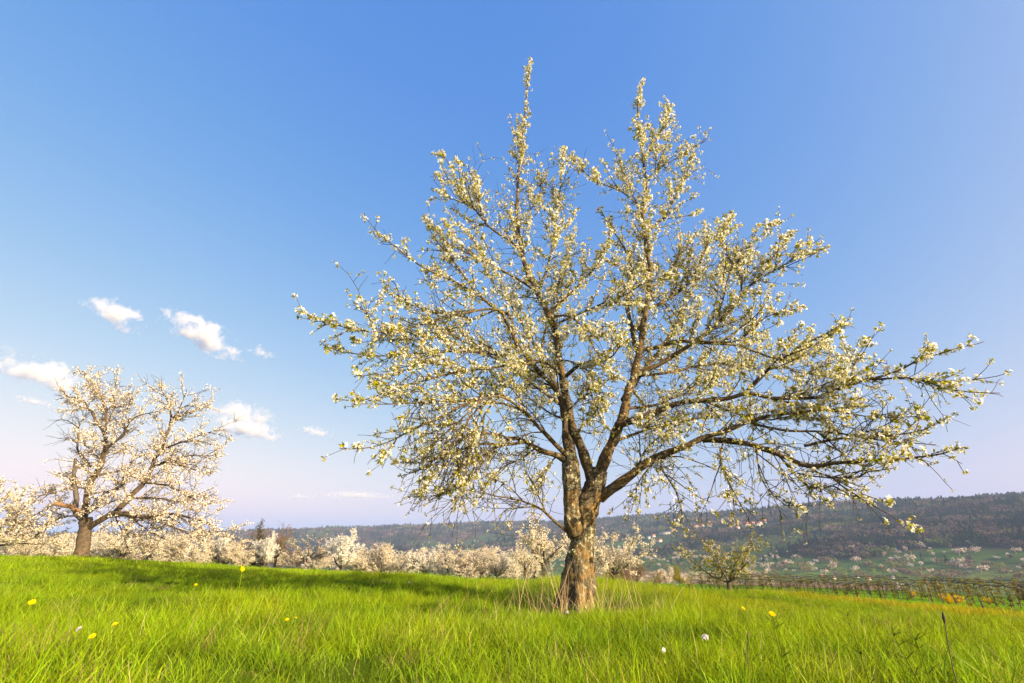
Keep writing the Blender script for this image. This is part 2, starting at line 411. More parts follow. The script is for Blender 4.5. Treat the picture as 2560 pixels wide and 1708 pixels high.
# ------------------------------------------------------------------ land use and ground sheet
def polar(x, y): return np.degrees(np.arctan2(x, y)), np.hypot(x, y)
def bump1(v, a, b, s): return 1 / (1 + np.exp(-(v - a) / s)) * 1 / (1 + np.exp((v - b) / s))
def openness(x, y):
    """1 on fields and pastures of the far slopes, 0 in the woods"""
    th, r = polar(x, y)
    n = field_noise(x, y, 140., 3.3); n2 = field_noise(x, y, 320., 8.1)
    edge = 1060 + 80 * n + 60 * n2 + np.where(th < 20, 120, 0) + np.where(th < 5, 260, 0)
    o = (r < edge).astype(float)
    o = np.maximum(o, bump1(th, 8.5, 19.5, .6) * bump1(r + 40 * n, 1340, 1640, 14))
    o = np.maximum(o, bump1(th, -13, -4, .8) * bump1(r + 60 * n, 1850, 2080, 20) * .8)
    o = np.maximum(o, bump1(th, 34, 43.5, .6) * bump1(r + 20 * n, 2010, 2330, 14))
    o = np.maximum(o, bump1(th, 24.6, 28.6, .3) * bump1(r + 30 * n, 1490, 1610, 10)); o = np.maximum(o, bump1(th, 20.2, 23.4, .3) * bump1(r + 30 * n, 1560, 1670, 10)); o = np.maximum(o, bump1(th, 14, 19, .3) * bump1(r + 20 * n, 1530, 1660, 10))
    o = np.maximum(o, (n2 > .27) * .85)
    return np.clip(o, 0, 1)
MOWN = lambda x, y: bump1(polar(x, y)[1] + 1.0 * np.sin(polar(x, y)[0] * .11), 27.0, 200, .35) * (polar(x, y)[0] > 17)

def ground_sheet():
    th = np.concatenate((np.arange(-66, 66, .7), np.arange(66, 294, 6.))); nb = len(th)
    r = np.concatenate(([.4], np.geomspace(.9, 9500, 210))); nr = len(r)
    TH, RR_ = np.meshgrid(np.radians(th), r)
    X = RR_ * np.sin(TH); Y = RR_ * np.cos(TH); Z = ground(X, Y)
    V = np.concatenate((np.stack((X, Y, Z), -1).reshape(-1, 3), [(0, 0, gz(0, 0))]))
    i = np.arange(nr - 1)[:, None] * nb; j = np.arange(nb)[None]; jn = (j + 1) % nb
    F = np.stack([i + j, i + nb + j, i + nb + jn, i + jn], -1).reshape(-1, 4)
    c = nr * nb; J = np.arange(nb)
    m, n, l, out = new_mat('ground_cover')
    p = n.new('ShaderNodeBsdfDiffuse'); a = n.new('ShaderNodeVertexColor'); a.layer_name = 'land'
    tc = n.new('ShaderNodeTexCoord')
    n1 = noise_tex(n, l, tc.outputs['Object'], .9, 6, .7); n2 = noise_tex(n, l, tc.outputs['Object'], .021, 5, .6)
    k1 = ramp(n, [(.3, (.62, .62, .62)), (.7, (1.35, 1.3, 1.2))]); l.new(n1.outputs[0], k1.inputs[0])
    k2 = ramp(n, [(.35, (.7, .74, .8)), (.65, (1.25, 1.2, 1.0))]); l.new(n2.outputs[0], k2.inputs[0])
    l.new(mixc(n, l, 1., mixc(n, l, 1., a.outputs[0], k1.outputs[0], 'MULTIPLY'), k2.outputs[0], 'MULTIPLY'), p.inputs[0])
    l.new(p.outputs[0], out.inputs[0])
    me = mesh_np('ground', V, [F, np.stack([np.full(nb, c), J, (J + 1) % nb], -1)], m, True)
    x, y = V[:, 0], V[:, 1]; tt, rr = polar(x, y)
    def lay(base, w, c): return base * (1 - w[:, None]) + np.array(c) * w[:, None]
    C = np.tile(np.array((.075, .115, .012)), (len(V), 1))
    C = lay(C, bump1(rr, 24, 1e5, 2), (.13, .21, .014))
    C = lay(C, MOWN(x, y), (.12, .25, .012))
    far = bump1(rr, 55, 1e5, 4); C = lay(C, far, (.10, .20, .015))
    val = bump1(rr, 160, 1e5, 20); C = lay(C, val, (.10, .14, .04))
    fld = field_noise(x, y, 170., 1.7); C = lay(C, val * (fld > .10), (.19, .13, .085)); C = lay(C, val * (fld < -.2), (.085, .15, .035))
    hill = bump1(rr, 930, 1e5, 20); o = np.where(rr > 800, openness(x, y), 1)
    C = lay(C, hill, (.045, .085, .025)); C = lay(C, hill * (1 - o), (.05, .038, .03))
    fr = bump1(tt, 33, 44, .5) * bump1(rr, 2120, 2400, 10); C = lay(C, fr, (.22, .14, .10))
    at_ = me.color_attributes.new('land', 'FLOAT_COLOR', 'POINT')
    at_.data.foreach_set('color', np.concatenate((C, np.ones((len(C), 1))), 1).astype(np.float32).ravel())
    o = link('ground', me); tag(o, kind='structure'); return o
ground_sheet()

def ribbon(name, pts, width, mat, lift=.05):
    g = Geo(); P = resample(pts, 40); T = np.gradient(P, axis=0)[:, :2]; T /= np.linalg.norm(T, axis=1)[:, None]
    N = np.stack((-T[:, 1], T[:, 0]), 1) * width / 2; V = []
    for p, nn in zip(P, N):
        for s in (1, -1):
            x, y = p[0] + s * nn[0], p[1] + s * nn[1]; V.append((x, y, gz(x, y) + lift))
    i = np.arange(39) * 2; g.add(V, [np.stack([i, i + 1, i + 3, i + 2], -1)])
    o = link(name, g.mesh(name, mat)); tag(o, kind='structure'); return o
ribbon('path', [on_ground(1560, 86), on_ground(1640, 88), on_ground(1720, 86.5), on_ground(1800, 84), on_ground(1880, 84)], 2.6, M['path'], .22)

# ------------------------------------------------------------------ scattered instances (grass, woods)
def scatter(name, protos, X, rot, scl, idx, colr, label, cat=None):
    me = bpy.data.meshes.new(name); me.vertices.add(len(X)); me.vertices.foreach_set('co', np.asarray(X, np.float32).ravel())
    for nm, ty, key, dat in (('rot', 'FLOAT_VECTOR', 'vector', rot), ('scl', 'FLOAT_VECTOR', 'vector', scl), ('idx', 'INT', 'value', idx), ('col', 'FLOAT_COLOR', 'color', np.concatenate((colr, np.ones((len(X), 1))), 1))):
        a = me.attributes.new(nm, ty, 'POINT'); a.data.foreach_set(key, np.ascontiguousarray(dat, np.int32 if ty == 'INT' else np.float32).ravel())
    o = link(name, me); tag(o, label, cat, kind='stuff')
    pc = bpy.data.collections.new(name + '_kinds')
    for i, pm in enumerate(protos):
        po = bpy.data.objects.new('%s_kind_%02d' % (name, i), pm); pc.objects.link(po)
    ng = bpy.data.node_groups.new(name, 'GeometryNodeTree')
    ng.interface.new_socket('Geometry', in_out='INPUT', socket_type='NodeSocketGeometry')
    ng.interface.new_socket('Geometry', in_out='OUTPUT', socket_type='NodeSocketGeometry')
    N = ng.nodes; L = ng.links; gi = N.new('NodeGroupInput'); go = N.new('NodeGroupOutput')
    ci = N.new('GeometryNodeCollectionInfo'); ci.inputs['Collection'].default_value = pc
    ci.inputs['Separate Children'].default_value = True; ci.inputs['Reset Children'].default_value = True
    ip = N.new('GeometryNodeInstanceOnPoints'); ip.inputs['Pick Instance'].default_value = True
    def na(nm, ty):
        q = N.new('GeometryNodeInputNamedAttribute'); q.data_type = ty; q.inputs['Name'].default_value = nm; return q.outputs[0]
    L.new(gi.outputs[0], ip.inputs['Points']); L.new(ci.outputs[0], ip.inputs['Instance'])
    L.new(na('idx', 'INT'), ip.inputs['Instance Index']); L.new(na('rot', 'FLOAT_VECTOR'), ip.inputs['Rotation']); L.new(na('scl', 'FLOAT_VECTOR'), ip.inputs['Scale'])
    L.new(ip.outputs[0], go.inputs[0])
    md = o.modifiers.new('scatter', 'NODES'); md.node_group = ng
    return o

def tuft(seed, nb=42, rad=.13, h=(.07, .19), w=(.0022, .0046), lean=.35, mat=None, segs=4):
    rg_ = np.random.default_rng(seed); g = Geo()
    for _ in range(nb):
        a = rg_.uniform(0, 6.28); q = rad * math.sqrt(rg_.uniform()); b = np.array((q * math.cos(a), q * math.sin(a), -.02))
        H = rg_.uniform(*h) * rg_.uniform(.7, 1.1); W = rg_.uniform(*w); ld = rg_.uniform(0, 6.28); le = rg_.gamma(2., lean / 2)
        d = np.array((math.cos(ld) * le + .10, math.sin(ld) * le, 1.)); d = unit(d); face = rg_.uniform(0, 6.28); sd = np.array((math.cos(face), math.sin(face), 0))
        P = [b]; curl = rg_.uniform(.05, .32) * np.array((math.cos(ld), math.sin(ld), -.35))
        for i in range(segs): d = unit(d + curl * (i + .5) * .8 / segs * 2); P.append(P[-1] + d * (H + .02) / segs)
        V = []
        for i, p in enumerate(P[:-1]):
            ww = W * (1 - .75 * (i / segs) ** 1.6); V += [p - sd * ww / 2, p + sd * ww / 2]
        V.append(P[-1]); n = len(V)
        g.add(V, [[(2 * i, 2 * i + 1, 2 * i + 3, 2 * i + 2) for i in range(segs - 1)], [(n - 3, n - 2, n - 1)]])
    return g.mesh('tuft', mat or M['grass'])

def meadow():
    pr = [tuft(100 + i) for i in range(7)]
    pr += [tuft(120 + i, 26, .10, (.14, .27), (.0032, .0062), .30) for i in range(4)]          # taller, broader blades
    pr += [tuft(140 + i, 16, .09, (.05, .12), (.008, .018), .9) for i in range(2)]              # low broad leaves
    fr = [tuft(160 + i, 40, .30, (.10, .21), (.006, .011), .35, segs=3) for i in range(4)]      # for the farther meadow
    mo = [tuft(180 + i, 60, .34, (.03, .07), (.006, .012), .5, segs=2) for i in range(2)]       # mown strip
    pts = []
    def ring(r0, r1, dens, half):
        A = math.radians(2 * half) / 2 * (r1 * r1 - r0 * r0); n = int(A * dens)
        r = np.sqrt(rng.uniform(r0 * r0, r1 * r1, n)); t = np.radians(rng.uniform(-half, half, n))
        return np.stack((r * np.sin(t), r * np.cos(t)), 1)
    near = np.concatenate((ring(.35, 2.4, 80, 180), ring(2.4, 5.5, 95, 75), ring(5.5, 10, 75, 66), ring(10, 15, 48, 62)))
    far = np.concatenate((ring(13, 24, 13, 60), ring(24, 52, 7.5, 58)))
    X = np.concatenate((near, far)); isfar = np.arange(len(X)) >= len(near)
    th, r = polar(X[:, 0], X[:, 1])
    mown = MOWN(X[:, 0], X[:, 1]) > .5
    n1 = field_noise(X[:, 0], X[:, 1], 1.1, 2.); n2 = field_noise(X[:, 0], X[:, 1], 3.6, 5.); n3 = field_noise(X[:, 0], X[:, 1], .45, 9.)
    N = len(X); u = rng.uniform(0, 1, N)
    idx = np.where(u < .70, rng.integers(0, 7, N), np.where(u < .90, rng.integers(7, 11, N), rng.integers(11, 13, N)))
    idx = np.where((~isfar) & (n2 + .5 * n3 > .32) & (u < .8), rng.integers(7, 11, N), idx)
    idx = np.where(isfar, 13 + rng.integers(0, 4, N), idx); idx = np.where(mown, 17 + rng.integers(0, 2, N), idx)
    sc = .80 * rng.uniform(.75, 1.25, N) * (1 + .5 * n2 + .3 * n1); sc = np.where(mown, rng.uniform(.8, 1.2, N), sc)
    d0 = np.hypot(X[:, 0] - .8, X[:, 1] - 6.5); sc *= np.clip((d0 - .22) / .75, 0, 1) ** .5
    scl = np.stack((sc ** .5, sc ** .5, sc * 1.04), 1)
    rot = np.stack((rng.normal(0, .1, N), rng.normal(.05, .1, N), rng.uniform(-3.14, 3.14, N)), 1)
    base = np.array((.230, .370, .002)); C = np.tile(base, (N, 1))
    C *= (1 + .18 * n2 + .22 * n3 + rng.normal(0, .10, N))[:, None]
    yel = np.clip(.35 * n1 + .3 * n2 + rng.normal(.12, .14, N), 0, .8)[:, None]; C = C * (1 - yel) + np.array((.40, .41, .003)) * yel
    ora = (bump1(th, 19, 80, 3.) * bump1(r, 9, 40, 2.) * np.clip(.50 + .9 * n2 + rng.normal(0, .2, N), 0, .85))[:, None]
    C = C * (1 - ora) + np.array((.42, .30, .015)) * ora
    C = np.where(mown[:, None], np.array((.15, .40, .006)) * (1 + .10 * n2 + rng.normal(0, .06, N))[:, None], C)
    C = C * np.where((n1 + .6 * n3 < -.28) & ~mown, rng.uniform(.5, .8, N), 1)[:, None]; dry = (rng.uniform(0, 1, N) < .035)[:, None] & ~mown[:, None]; C = np.where(dry, np.array((.36, .27, .10)), C)
    keep = sc > .05
    P = np.concatenate((X, ground(X[:, 0], X[:, 1])[:, None]), 1)
    scatter('meadow_grass', pr + fr + mo, P[keep], rot[keep], scl[keep], idx[keep], np.clip(C, .01, 1)[keep], 'lush bright green spring grass covering the sloping meadow', 'grass')
meadow()
# ------------------------------------------------------------------ the big cherry tree
TY = 6.5                                    # forward distance of the trunk
TB = np.array((at(1441, 1506, TY)[0], TY, 0.0)); TB[2] = gz(TB[0], TB[1])
class Limb:
    def __init__(s): s.main = []; s.twigs = []      # (points, radii, bloom weight)
def trace(px, Y0, Y1, r0, r1, n=None, p=1.0):
    k = len(px); P = np.array([at(x, y, Y0 + (Y1 - Y0) * (i / (k - 1))) for i, (x, y) in enumerate(px)])
    n = n or max(8, int(length(P) / .10)); Q = resample(P, n)
    t = np.linspace(0, 1, n); wob = np.cumsum(rng.normal(0, .006, (n, 3)), 0); wob -= t[:, None] * wob[-1]
    return Q + wob * min(1, r0 * 18), r0 + (r1 - r0) * t ** p

LIMBS = []
def limb(traces, note, bloom=1.0, droop=0.0, dens=1.0, Ls=1.0):
    L = Limb(); L.note = note; L.bloom = bloom; L.droop = droop; L.dens = dens; L.Ls = Ls
    L.main = [trace(*t) if isinstance(t[0], list) else t for t in traces]
    LIMBS.append(L); return L

limb([([(1486, 1228), (1477, 1185), (1461, 1130), (1435, 1068), (1423, 1020), (1410, 950), (1398, 887), (1387, 823), (1368, 785), (1339, 727), (1314, 676), (1301, 610), (1293, 540), (1293, 468), (1296, 400), (1299, 355), (1310, 270), (1318, 210), (1326, 150)], 6.5, 6.35, .088, .006, None, .55),
      ([(1301, 625), (1270, 598), (1230, 572), (1191, 527), (1153, 476), (1128, 419), (1100, 375)], 6.4, 5.9, .022, .004),
      ([(1191, 527), (1160, 508), (1125, 495), (1086, 473)], 6.1, 5.7, .012, .004),
      ([(1215, 555), (1195, 500), (1182, 440)], 6.2, 6.2, .01, .004),
      ([(1345, 735), (1370, 660), (1390, 560), (1400, 470), (1405, 410), (1410, 370)], 6.4, 6.7, .022, .004),
      ([(1295, 560), (1330, 520), (1352, 470), (1345, 430)], 6.4, 6.6, .012, .004),
      ([(1339, 727), (1280, 690), (1200, 650), (1120, 610), (1061, 543)], 6.4, 5.7, .022, .004)], 'tall upright limb ending in the highest blossoming shoot', 1.0, 0, 1.15)
limb([([(1488, 1215), (1503, 1165), (1522, 1120), (1538, 1080), (1552, 1035), (1564, 985), (1577, 935), (1588, 881), (1597, 829), (1606, 778), (1613, 734), (1618, 680), (1612, 641), (1607, 578), (1600, 518), (1610, 466), (1603, 402), (1592, 325), (1592, 270), (1607, 198)], 6.5, 6.6, .10, .006, None, .5),
      ([(1603, 402), (1624, 378), (1642, 346), (1658, 312), (1680, 264)], 6.6, 6.7, .012, .004),
      ([(1610, 466), (1640, 430), (1667, 409), (1716, 381), (1761, 353)], 6.6, 6.3, .014, .004),
      ([(1607, 590), (1660, 543), (1691, 487), (1716, 431), (1735, 383)], 6.6, 6.9, .016, .004),
      ([(1600, 518), (1554, 480), (1505, 459), (1470, 438), (1435, 403), (1412, 373)], 6.6, 6.1, .016, .004),
      ([(1600, 520), (1572, 470), (1556, 420), (1543, 378)], 6.6, 6.7, .010, .004),
      ([(1590, 870), (1569, 766), (1581, 696), (1560, 620), (1520, 560), (1500, 520)], 6.6, 7.2, .045, .004)], 'upright limb beside the tallest one, forked near its top', 1.05, 0, 1.15)
limb([([(1500, 1240), (1520, 1228), (1545, 1211), (1587, 1178), (1629, 1153), (1671, 1136), (1709, 1122), (1757, 1098), (1815, 1079), (1872, 1056), (1930, 1040), (2010, 1030), (2090, 1022), (2180, 1015)], 6.5, 5.4, .088, .006, None, .5),
      ([(1757, 1098), (1826, 1102), (1891, 1117), (1949, 1140), (2025, 1169), (2083, 1161), (2159, 1153), (2240, 1150), (2330, 1140), (2414, 1119)], 6.15, 4.7, .045, .004),
      ([(2025, 1169), (2067, 1192), (2140, 1194), (2165, 1180), (2240, 1170)], 5.5, 4.9, .014, .004),
      ([(1949, 1140), (1987, 1186), (2030, 1221), (2085, 1215), (2130, 1240), (2171, 1247)], 5.7, 5.0, .014, .004),
      ([(2010, 1115), (2090, 1098), (2180, 1090), (2260, 1085), (2310, 1075), (2365, 1048)], 5.8, 4.9, .018, .004),
      ([(1872, 1056), (1960, 1075), (2080, 1080), (2200, 1100), (2340, 1112)], 5.9, 5.2, .018, .004),
      ([(1680, 1133), (1650, 1160), (1690, 1230), (1705, 1290), (1712, 1335)], 6.2, 5.7, .016, .004),
      ([(1815, 1085), (1800, 1150), (1825, 1210), (1835, 1265), (1830, 1310)], 6.0, 5.6, .013, .003),
      ([(1890, 1117), (1900, 1190), (1935, 1240), (1990, 1280)], 5.7, 5.3, .012, .003)], 'lowest limb, reaching far out over the valley side', .95, .35, 1.0)
limb([([(1545, 1062), (1553, 1062), (1587, 1049), (1629, 1035), (1700, 1006), (1757, 1000), (1815, 995), (1861, 985), (1930, 995), (2025, 997), (2064, 985), (2113, 970), (2178, 949), (2236, 933), (2308, 899), (2380, 875), (2460, 854)], 6.5, 4.9, .054, .004, None, .65),
      ([(2178, 949), (2274, 945), (2331, 960), (2408, 979), (2500, 983)], 5.4, 4.7, .014, .004),
      ([(1861, 985), (1900, 945), (1937, 910), (2000, 868), (2060, 838), (2125, 797)], 6.0, 5.5, .028, .004),
      ([(2120, 968), (2130, 930), (2150, 880), (2172, 852)], 5.6, 5.5, .012, .004),
      ([(1930, 997), (2030, 1020), (2130, 1035), (2200, 1045), (2310, 1040)], 5.9, 5.1, .014, .004),
      ([(1757, 1000), (1830, 1030), (1920, 1050), (2000, 1040), (2100, 1060)], 6.2, 5.6, .018, .004)], 'long level limb pointing to the far side of the valley', .95, .15, 1.05)
limb([([(1582, 932), (1597, 930), (1648, 912), (1696, 884), (1744, 852), (1786, 820), (1824, 779), (1849, 747), (1880, 711), (1925, 650), (1973, 583)], 6.55, 5.9, .042, .004, None, .8),
      ([(1786, 820), (1810, 735), (1828, 673), (1880, 610), (1943, 553)], 6.2, 6.1, .016, .004),
      ([(1880, 711), (1930, 680), (1979, 655), (2055, 622)], 6.0, 5.6, .012, .004),
      ([(1744, 852), (1790, 855), (1850, 850), (1920, 790), (2010, 770)], 6.3, 5.9, .016, .004),
      ([(1849, 747), (1850, 690), (1800, 600), (1833, 540)], 6.1, 6.3, .014, .004)], 'straight limb slanting up toward the open sky', 1.0, 0, 1.2)
limb([([(1590, 875), (1640, 868), (1690, 852), (1760, 855), (1842, 861), (1884, 876), (1949, 899), (2020, 890), (2070, 845), (2120, 800)], 6.6, 6.6, .04, .004, None, .8),
      ([(1605, 780), (1660, 755), (1730, 700), (1768, 616), (1800, 580), (1830, 540)], 6.6, 7.3, .03, .004),
      ([(1613, 720), (1660, 700), (1700, 640), (1745, 580)], 6.6, 7.0, .022, .004),
      ([(1730, 700), (1790, 690), (1850, 660), (1900, 630)], 7.0, 7.5, .014, .004),
      ([(1940, 897), (1990, 930), (2060, 935), (2140, 915)], 6.6, 6.4, .014, .004)], 'middle limb spreading behind the straight slanting one', 1.0, 0, 1.2)
limb([([(1425, 1160), (1393, 1140), (1355, 1127), (1311, 1105), (1276, 1099), (1228, 1127), (1196, 1147), (1165, 1165), (1130, 1200), (1110, 1235)], 6.5, 5.7, .052, .004, None, .7),
      ([(1311, 1105), (1260, 1112), (1200, 1110), (1140, 1130), (1060, 1155), (985, 1153)], 6.2, 5.3, .022, .004),
      ([(1276, 1099), (1230, 1085), (1180, 1090), (1120, 1120), (1050, 1175), (1000, 1190)], 6.1, 5.6, .018, .004),
      ([(1196, 1147), (1170, 1200), (1140, 1255), (1114, 1310)], 5.9, 5.6, .01, .003),
      ([(1228, 1127), (1190, 1180), (1120, 1230), (1040, 1243)], 6.0, 5.5, .012, .003),
      ([(1340, 1120), (1300, 1150), (1255, 1170), (1220, 1215), (1190, 1260)], 6.3, 6.0, .014, .003)], 'low limb arching over and drooping toward the orchard', .8, .5, 1.15)
limb([([(1420, 1140), (1395, 1119), (1372, 1094), (1347, 1068), (1322, 1039), (1296, 1016), (1250, 990), (1205, 1000), (1160, 1030)], 6.45, 5.5, .040, .006, None, .75),
      ([(1270, 1000), (1244, 984), (1180, 1003), (1101, 1045), (1037, 1072), (973, 1105), (909, 1121), (849, 1122)], 5.9, 4.9, .018, .004),
      ([(1322, 1039), (1260, 1010), (1133, 1003), (1069, 1006), (986, 1009), (878, 1010)], 6.0, 5.0, .018, .004),
      ([(1250, 990), (1215, 1030), (1190, 1090), (1170, 1160), (1150, 1225)], 5.8, 5.4, .012, .003),
      ([(1230, 992), (1180, 1040), (1130, 1110), (1090, 1180), (1060, 1220)], 5.7, 5.2, .012, .003),
      ([(1205, 1000), (1140, 1060), (1080, 1110), (1030, 1150), (975, 1160)], 5.6, 5.1, .012, .003),
      ([(1215, 1000), (1190, 1060), (1175, 1130), (1160, 1190), (1135, 1250)], 5.7, 5.3, .01, .003)], 'limb carrying a curtain of bare hanging twigs', .8, .5, 1.15)
limb([([(1428, 1170), (1420, 1110), (1414, 1050), (1406, 1005), (1381, 962), (1352, 935), (1307, 880), (1285, 840), (1260, 790), (1231, 764), (1173, 724), (1125, 698), (1073, 672), (1044, 655), (1001, 623), (950, 586), (910, 543)], 6.5, 5.5, .058, .004, None, .6),
      ([(1285, 840), (1274, 790), (1225, 772), (1130, 790), (1044, 813), (987, 827), (935, 830), (872, 821), (800, 800), (746, 777)], 6.2, 4.9, .022, .004),
      ([(1352, 935), (1324, 907), (1228, 920), (1149, 930), (1069, 949), (989, 971), (909, 1000), (840, 997)], 6.3, 5.1, .022, .004),
      ([(1381, 962), (1340, 925), (1300, 900), (1188, 880), (1073, 883), (987, 889), (915, 887), (829, 873), (803, 855)], 6.4, 5.3, .022, .004),
      ([(1240, 775), (1180, 800), (1110, 840), (1040, 850), (960, 850), (890, 858)], 6.1, 5.5, .014, .004),
      ([(1130, 790), (1050, 770), (980, 740), (960, 715)], 5.7, 5.4, .012, .004),
      ([(1149, 930), (1080, 900), (1000, 930), (890, 940)], 5.8, 5.3, .012, .004),
      ([(1190, 735), (1140, 660), (1090, 600), (1062, 550)], 5.9, 5.8, .014, .004),
      ([(935, 830), (920, 790), (890, 765)], 5.2, 5.15, .008, .004)], 'limb leaning toward the orchard with the longest level sprays', .9, .1, 1.1)
limb([([(1420, 1330), (1389, 1304), (1364, 1279), (1340, 1266), (1292, 1249), (1228, 1239), (1175, 1222)], 6.45, 5.9, .026, .003, None, .7),
      ([(1364, 1279), (1345, 1240), (1330, 1200), (1300, 1170)], 6.35, 6.2, .01, .003),
      ([(1340, 1266), (1300, 1270), (1262, 1275), (1240, 1320)], 6.3, 6.1, .009, .003),
      ([(1310, 1255), (1270, 1215), (1215, 1190)], 6.2, 6.0, .009, .003)], 'thin low shoot springing from the trunk below the fork', .25, .2, .9, .7)
limb([([(1430, 1175), (1428, 1110), (1410, 1020), (1375, 930), (1330, 840), (1280, 760), (1225, 690), (1190, 610)], 6.6, 8.3, .06, .004, None, .8),
      ([(1410, 1020), (1330, 960), (1240, 900), (1150, 850), (1060, 800)], 6.9, 8.6, .03, .004),
      ([(1350, 880), (1370, 800), (1400, 700), (1420, 620), (1440, 560)], 7.5, 8.8, .026, .004),
      ([(1390, 970), (1300, 970), (1200, 960), (1120, 960)], 7.2, 8.4, .022, .004)], 'rear limb mostly hidden behind blossom toward the orchard', .9, .1, 1.2)
limb([([(1560, 1000), (1600, 940), (1650, 880), (1700, 800), (1735, 720), (1770, 650)], 6.7, 8.8, .05, .004, None, .8),
      ([(1600, 940), (1680, 930), (1780, 910), (1880, 920), (1960, 950)], 7.0, 8.6, .026, .004),
      ([(1560, 1020), (1640, 1010), (1740, 960), (1830, 930), (1900, 880)], 6.8, 8.2, .024, .004),
      ([(1530, 1110), (1580, 1090), (1680, 1060), (1780, 1040), (1880, 1010)], 6.7, 8.0, .024, .004),
      ([(1700, 800), (1640, 740), (1560, 680), (1500, 640)], 7.9, 8.6, .018, .004)], 'rear limb mostly hidden behind blossom toward the valley', .9, .1, 1.2)
limb([([(1416, 940), (1441, 918), (1473, 903), (1510, 905), (1540, 880), (1560, 840)], 6.35, 5.2, .032, .004, None, .8),
      ([(1385, 790), (1429, 793), (1454, 823), (1495, 884), (1520, 930)], 6.35, 5.5, .02, .004),
      ([(1380, 815), (1467, 777), (1521, 753), (1569, 734), (1610, 710), (1680, 686)], 6.3, 5.5, .02, .004),
      ([(1368, 785), (1420, 740), (1470, 690), (1500, 640), (1530, 580)], 6.35, 5.9, .018, .004),
      ([(1409, 944), (1360, 905), (1300, 915), (1250, 935)], 6.35, 5.4, .026, .004)], 'short crossing limb between the two upright ones', 1.1, 0, 1.15)

limb([([(1442, 1080), (1462, 1060), (1482, 1040), (1500, 1008)], 6.45, 5.5, .013, .004),
      ([(1538, 1088), (1515, 1065), (1498, 1040), (1482, 1000), (1470, 960)], 6.45, 5.6, .015, .004),
      ([(1425, 1022), (1455, 995), (1490, 975), (1515, 955)], 6.4, 5.5, .014, .004),
      ([(1400, 900), (1430, 905), (1470, 930), (1500, 985), (1515, 1030)], 6.4, 5.4, .015, .003),
      ([(1553, 1035), (1600, 1062), (1650, 1085), (1690, 1125)], 6.5, 5.6, .014, .004),
      ([(1592, 1176), (1610, 1130), (1650, 1090), (1700, 1060)], 6.4, 5.6, .014, .004),
      ([(1640, 1150), (1600, 1200), (1590, 1250), (1600, 1290)], 6.3, 5.8, .010, .003),
      ([(1412, 1050), (1370, 1030), (1330, 1000), (1300, 970)], 6.45, 7.2, .016, .004),
      ([(1570, 960), (1600, 1000), (1640, 1040), (1690, 1060)], 6.5, 7.4, .016, .004),
      ([(1392, 1140), (1360, 1175), (1335, 1210), (1300, 1235)], 6.45, 5.9, .012, .003)], 'thin twiggy shoots crossing the open space above the trunk fork', .75, .15, 1.3, .8)

def branch_out(L, rg_):
    """side branches and twigs of one limb"""
    out = []
    for P, rad in L.main:
        n = len(P); ln = length(P); T = np.gradient(P, axis=0); T /= np.linalg.norm(T, axis=1)[:, None]
        cnt = int(ln / .115 * L.dens)
        for c in range(cnt):
            t = rg_.uniform(.16, .985) ** .85; i = int(t * (n - 1)); r = rad[i]
            if r > .085: continue
            hang = rg_.uniform() < L.droop * (1 - .5 * t)
            lw = L.Ls * (1.08 - 1.05 * t ** 1.1) + .05; spear = (not hang) and rg_.uniform() < .6
            Lb = rg_.uniform(.30, 1.10) * lw if not hang else rg_.uniform(.45, 1.15) * lw
            d = side_dir(T[i], rg_, rg_.uniform(.35, .85), -.35 if hang else .5)
            B = grow(P[i], d, Lb, max(4, int(Lb / .09)), rg_.uniform(-.16, -.06) if hang else rg_.uniform(.03, .10) if spear else rg_.uniform(-.02, .06), .045 if spear else .09, rg_)
            r0 = min(max(.0055, .009 * Lb + .002), r * .85); R_ = np.linspace(r0, .003, len(B))
            L.twigs.append((B, R_)); wb = (.55 if hang else 1.0) * L.bloom
            out.append((B, wb * (1.5 if spear else 1.15), .10 if not hang else .3))
            TB_ = np.gradient(B, axis=0)
            for q in range(0 if spear else int(Lb / (.26 if not hang else .24)) + 1):
                k = rg_.integers(1, len(B) - 1); L2 = rg_.uniform(.10, .30) * (1.0 if not hang else 1.2)
                d2 = side_dir(unit(TB_[k]), rg_, rg_.uniform(.5, 1.0), .4 if not hang else -.3)
                C = grow(B[k], d2, L2, max(3, int(L2 / .08)), -.08 if hang else .04, .12, rg_)
                L.twigs.append((C, np.linspace(min(.0042, r0 * .8), .0026, len(C)))); out.append((C, wb * .7, .15))
        for c in range(int(ln / .22 * L.dens)):
            i = int(rg_.uniform(.12, .75) * (n - 1))
            if rad[i] > .1: continue
            Lb = rg_.uniform(.25, .8); B = grow(P[i], side_dir(T[i], rg_, rg_.uniform(.7, 1.4), rg_.uniform(-.5, .5)), Lb, max(4, int(Lb / .1)), rg_.uniform(-.06, .04), .14, rg_)
            L.twigs.append((B, np.linspace(.0048, .0026, len(B)))); out.append((B, .45 * L.bloom, .25)); TB_ = np.gradient(B, axis=0)
            for q in range(3):
                k = rg_.integers(1, len(B)); C = grow(B[k - 1], side_dir(unit(TB_[k - 1]), rg_, rg_.uniform(.5, 1.1), .1), rg_.uniform(.12, .35), 4, -.02, .14, rg_)
                L.twigs.append((C, np.linspace(.0036, .0024, len(C)))); out.append((C, .45 * L.bloom, .15))
        k0 = np.argmax(rad < .017) if (rad < .017).any() else n
        if k0 < n - 2: out.append((P[k0:], max(.75, min(1.3, L.bloom * 1.3)), 0.0))
        # spurs on the thicker wood
        k1 = np.argmax(rad < .045) if (rad < .045).any() else n
        if k1 < k0 - 3: out.append((P[k1:k0], .38 * L.bloom, 0.0))
    return out

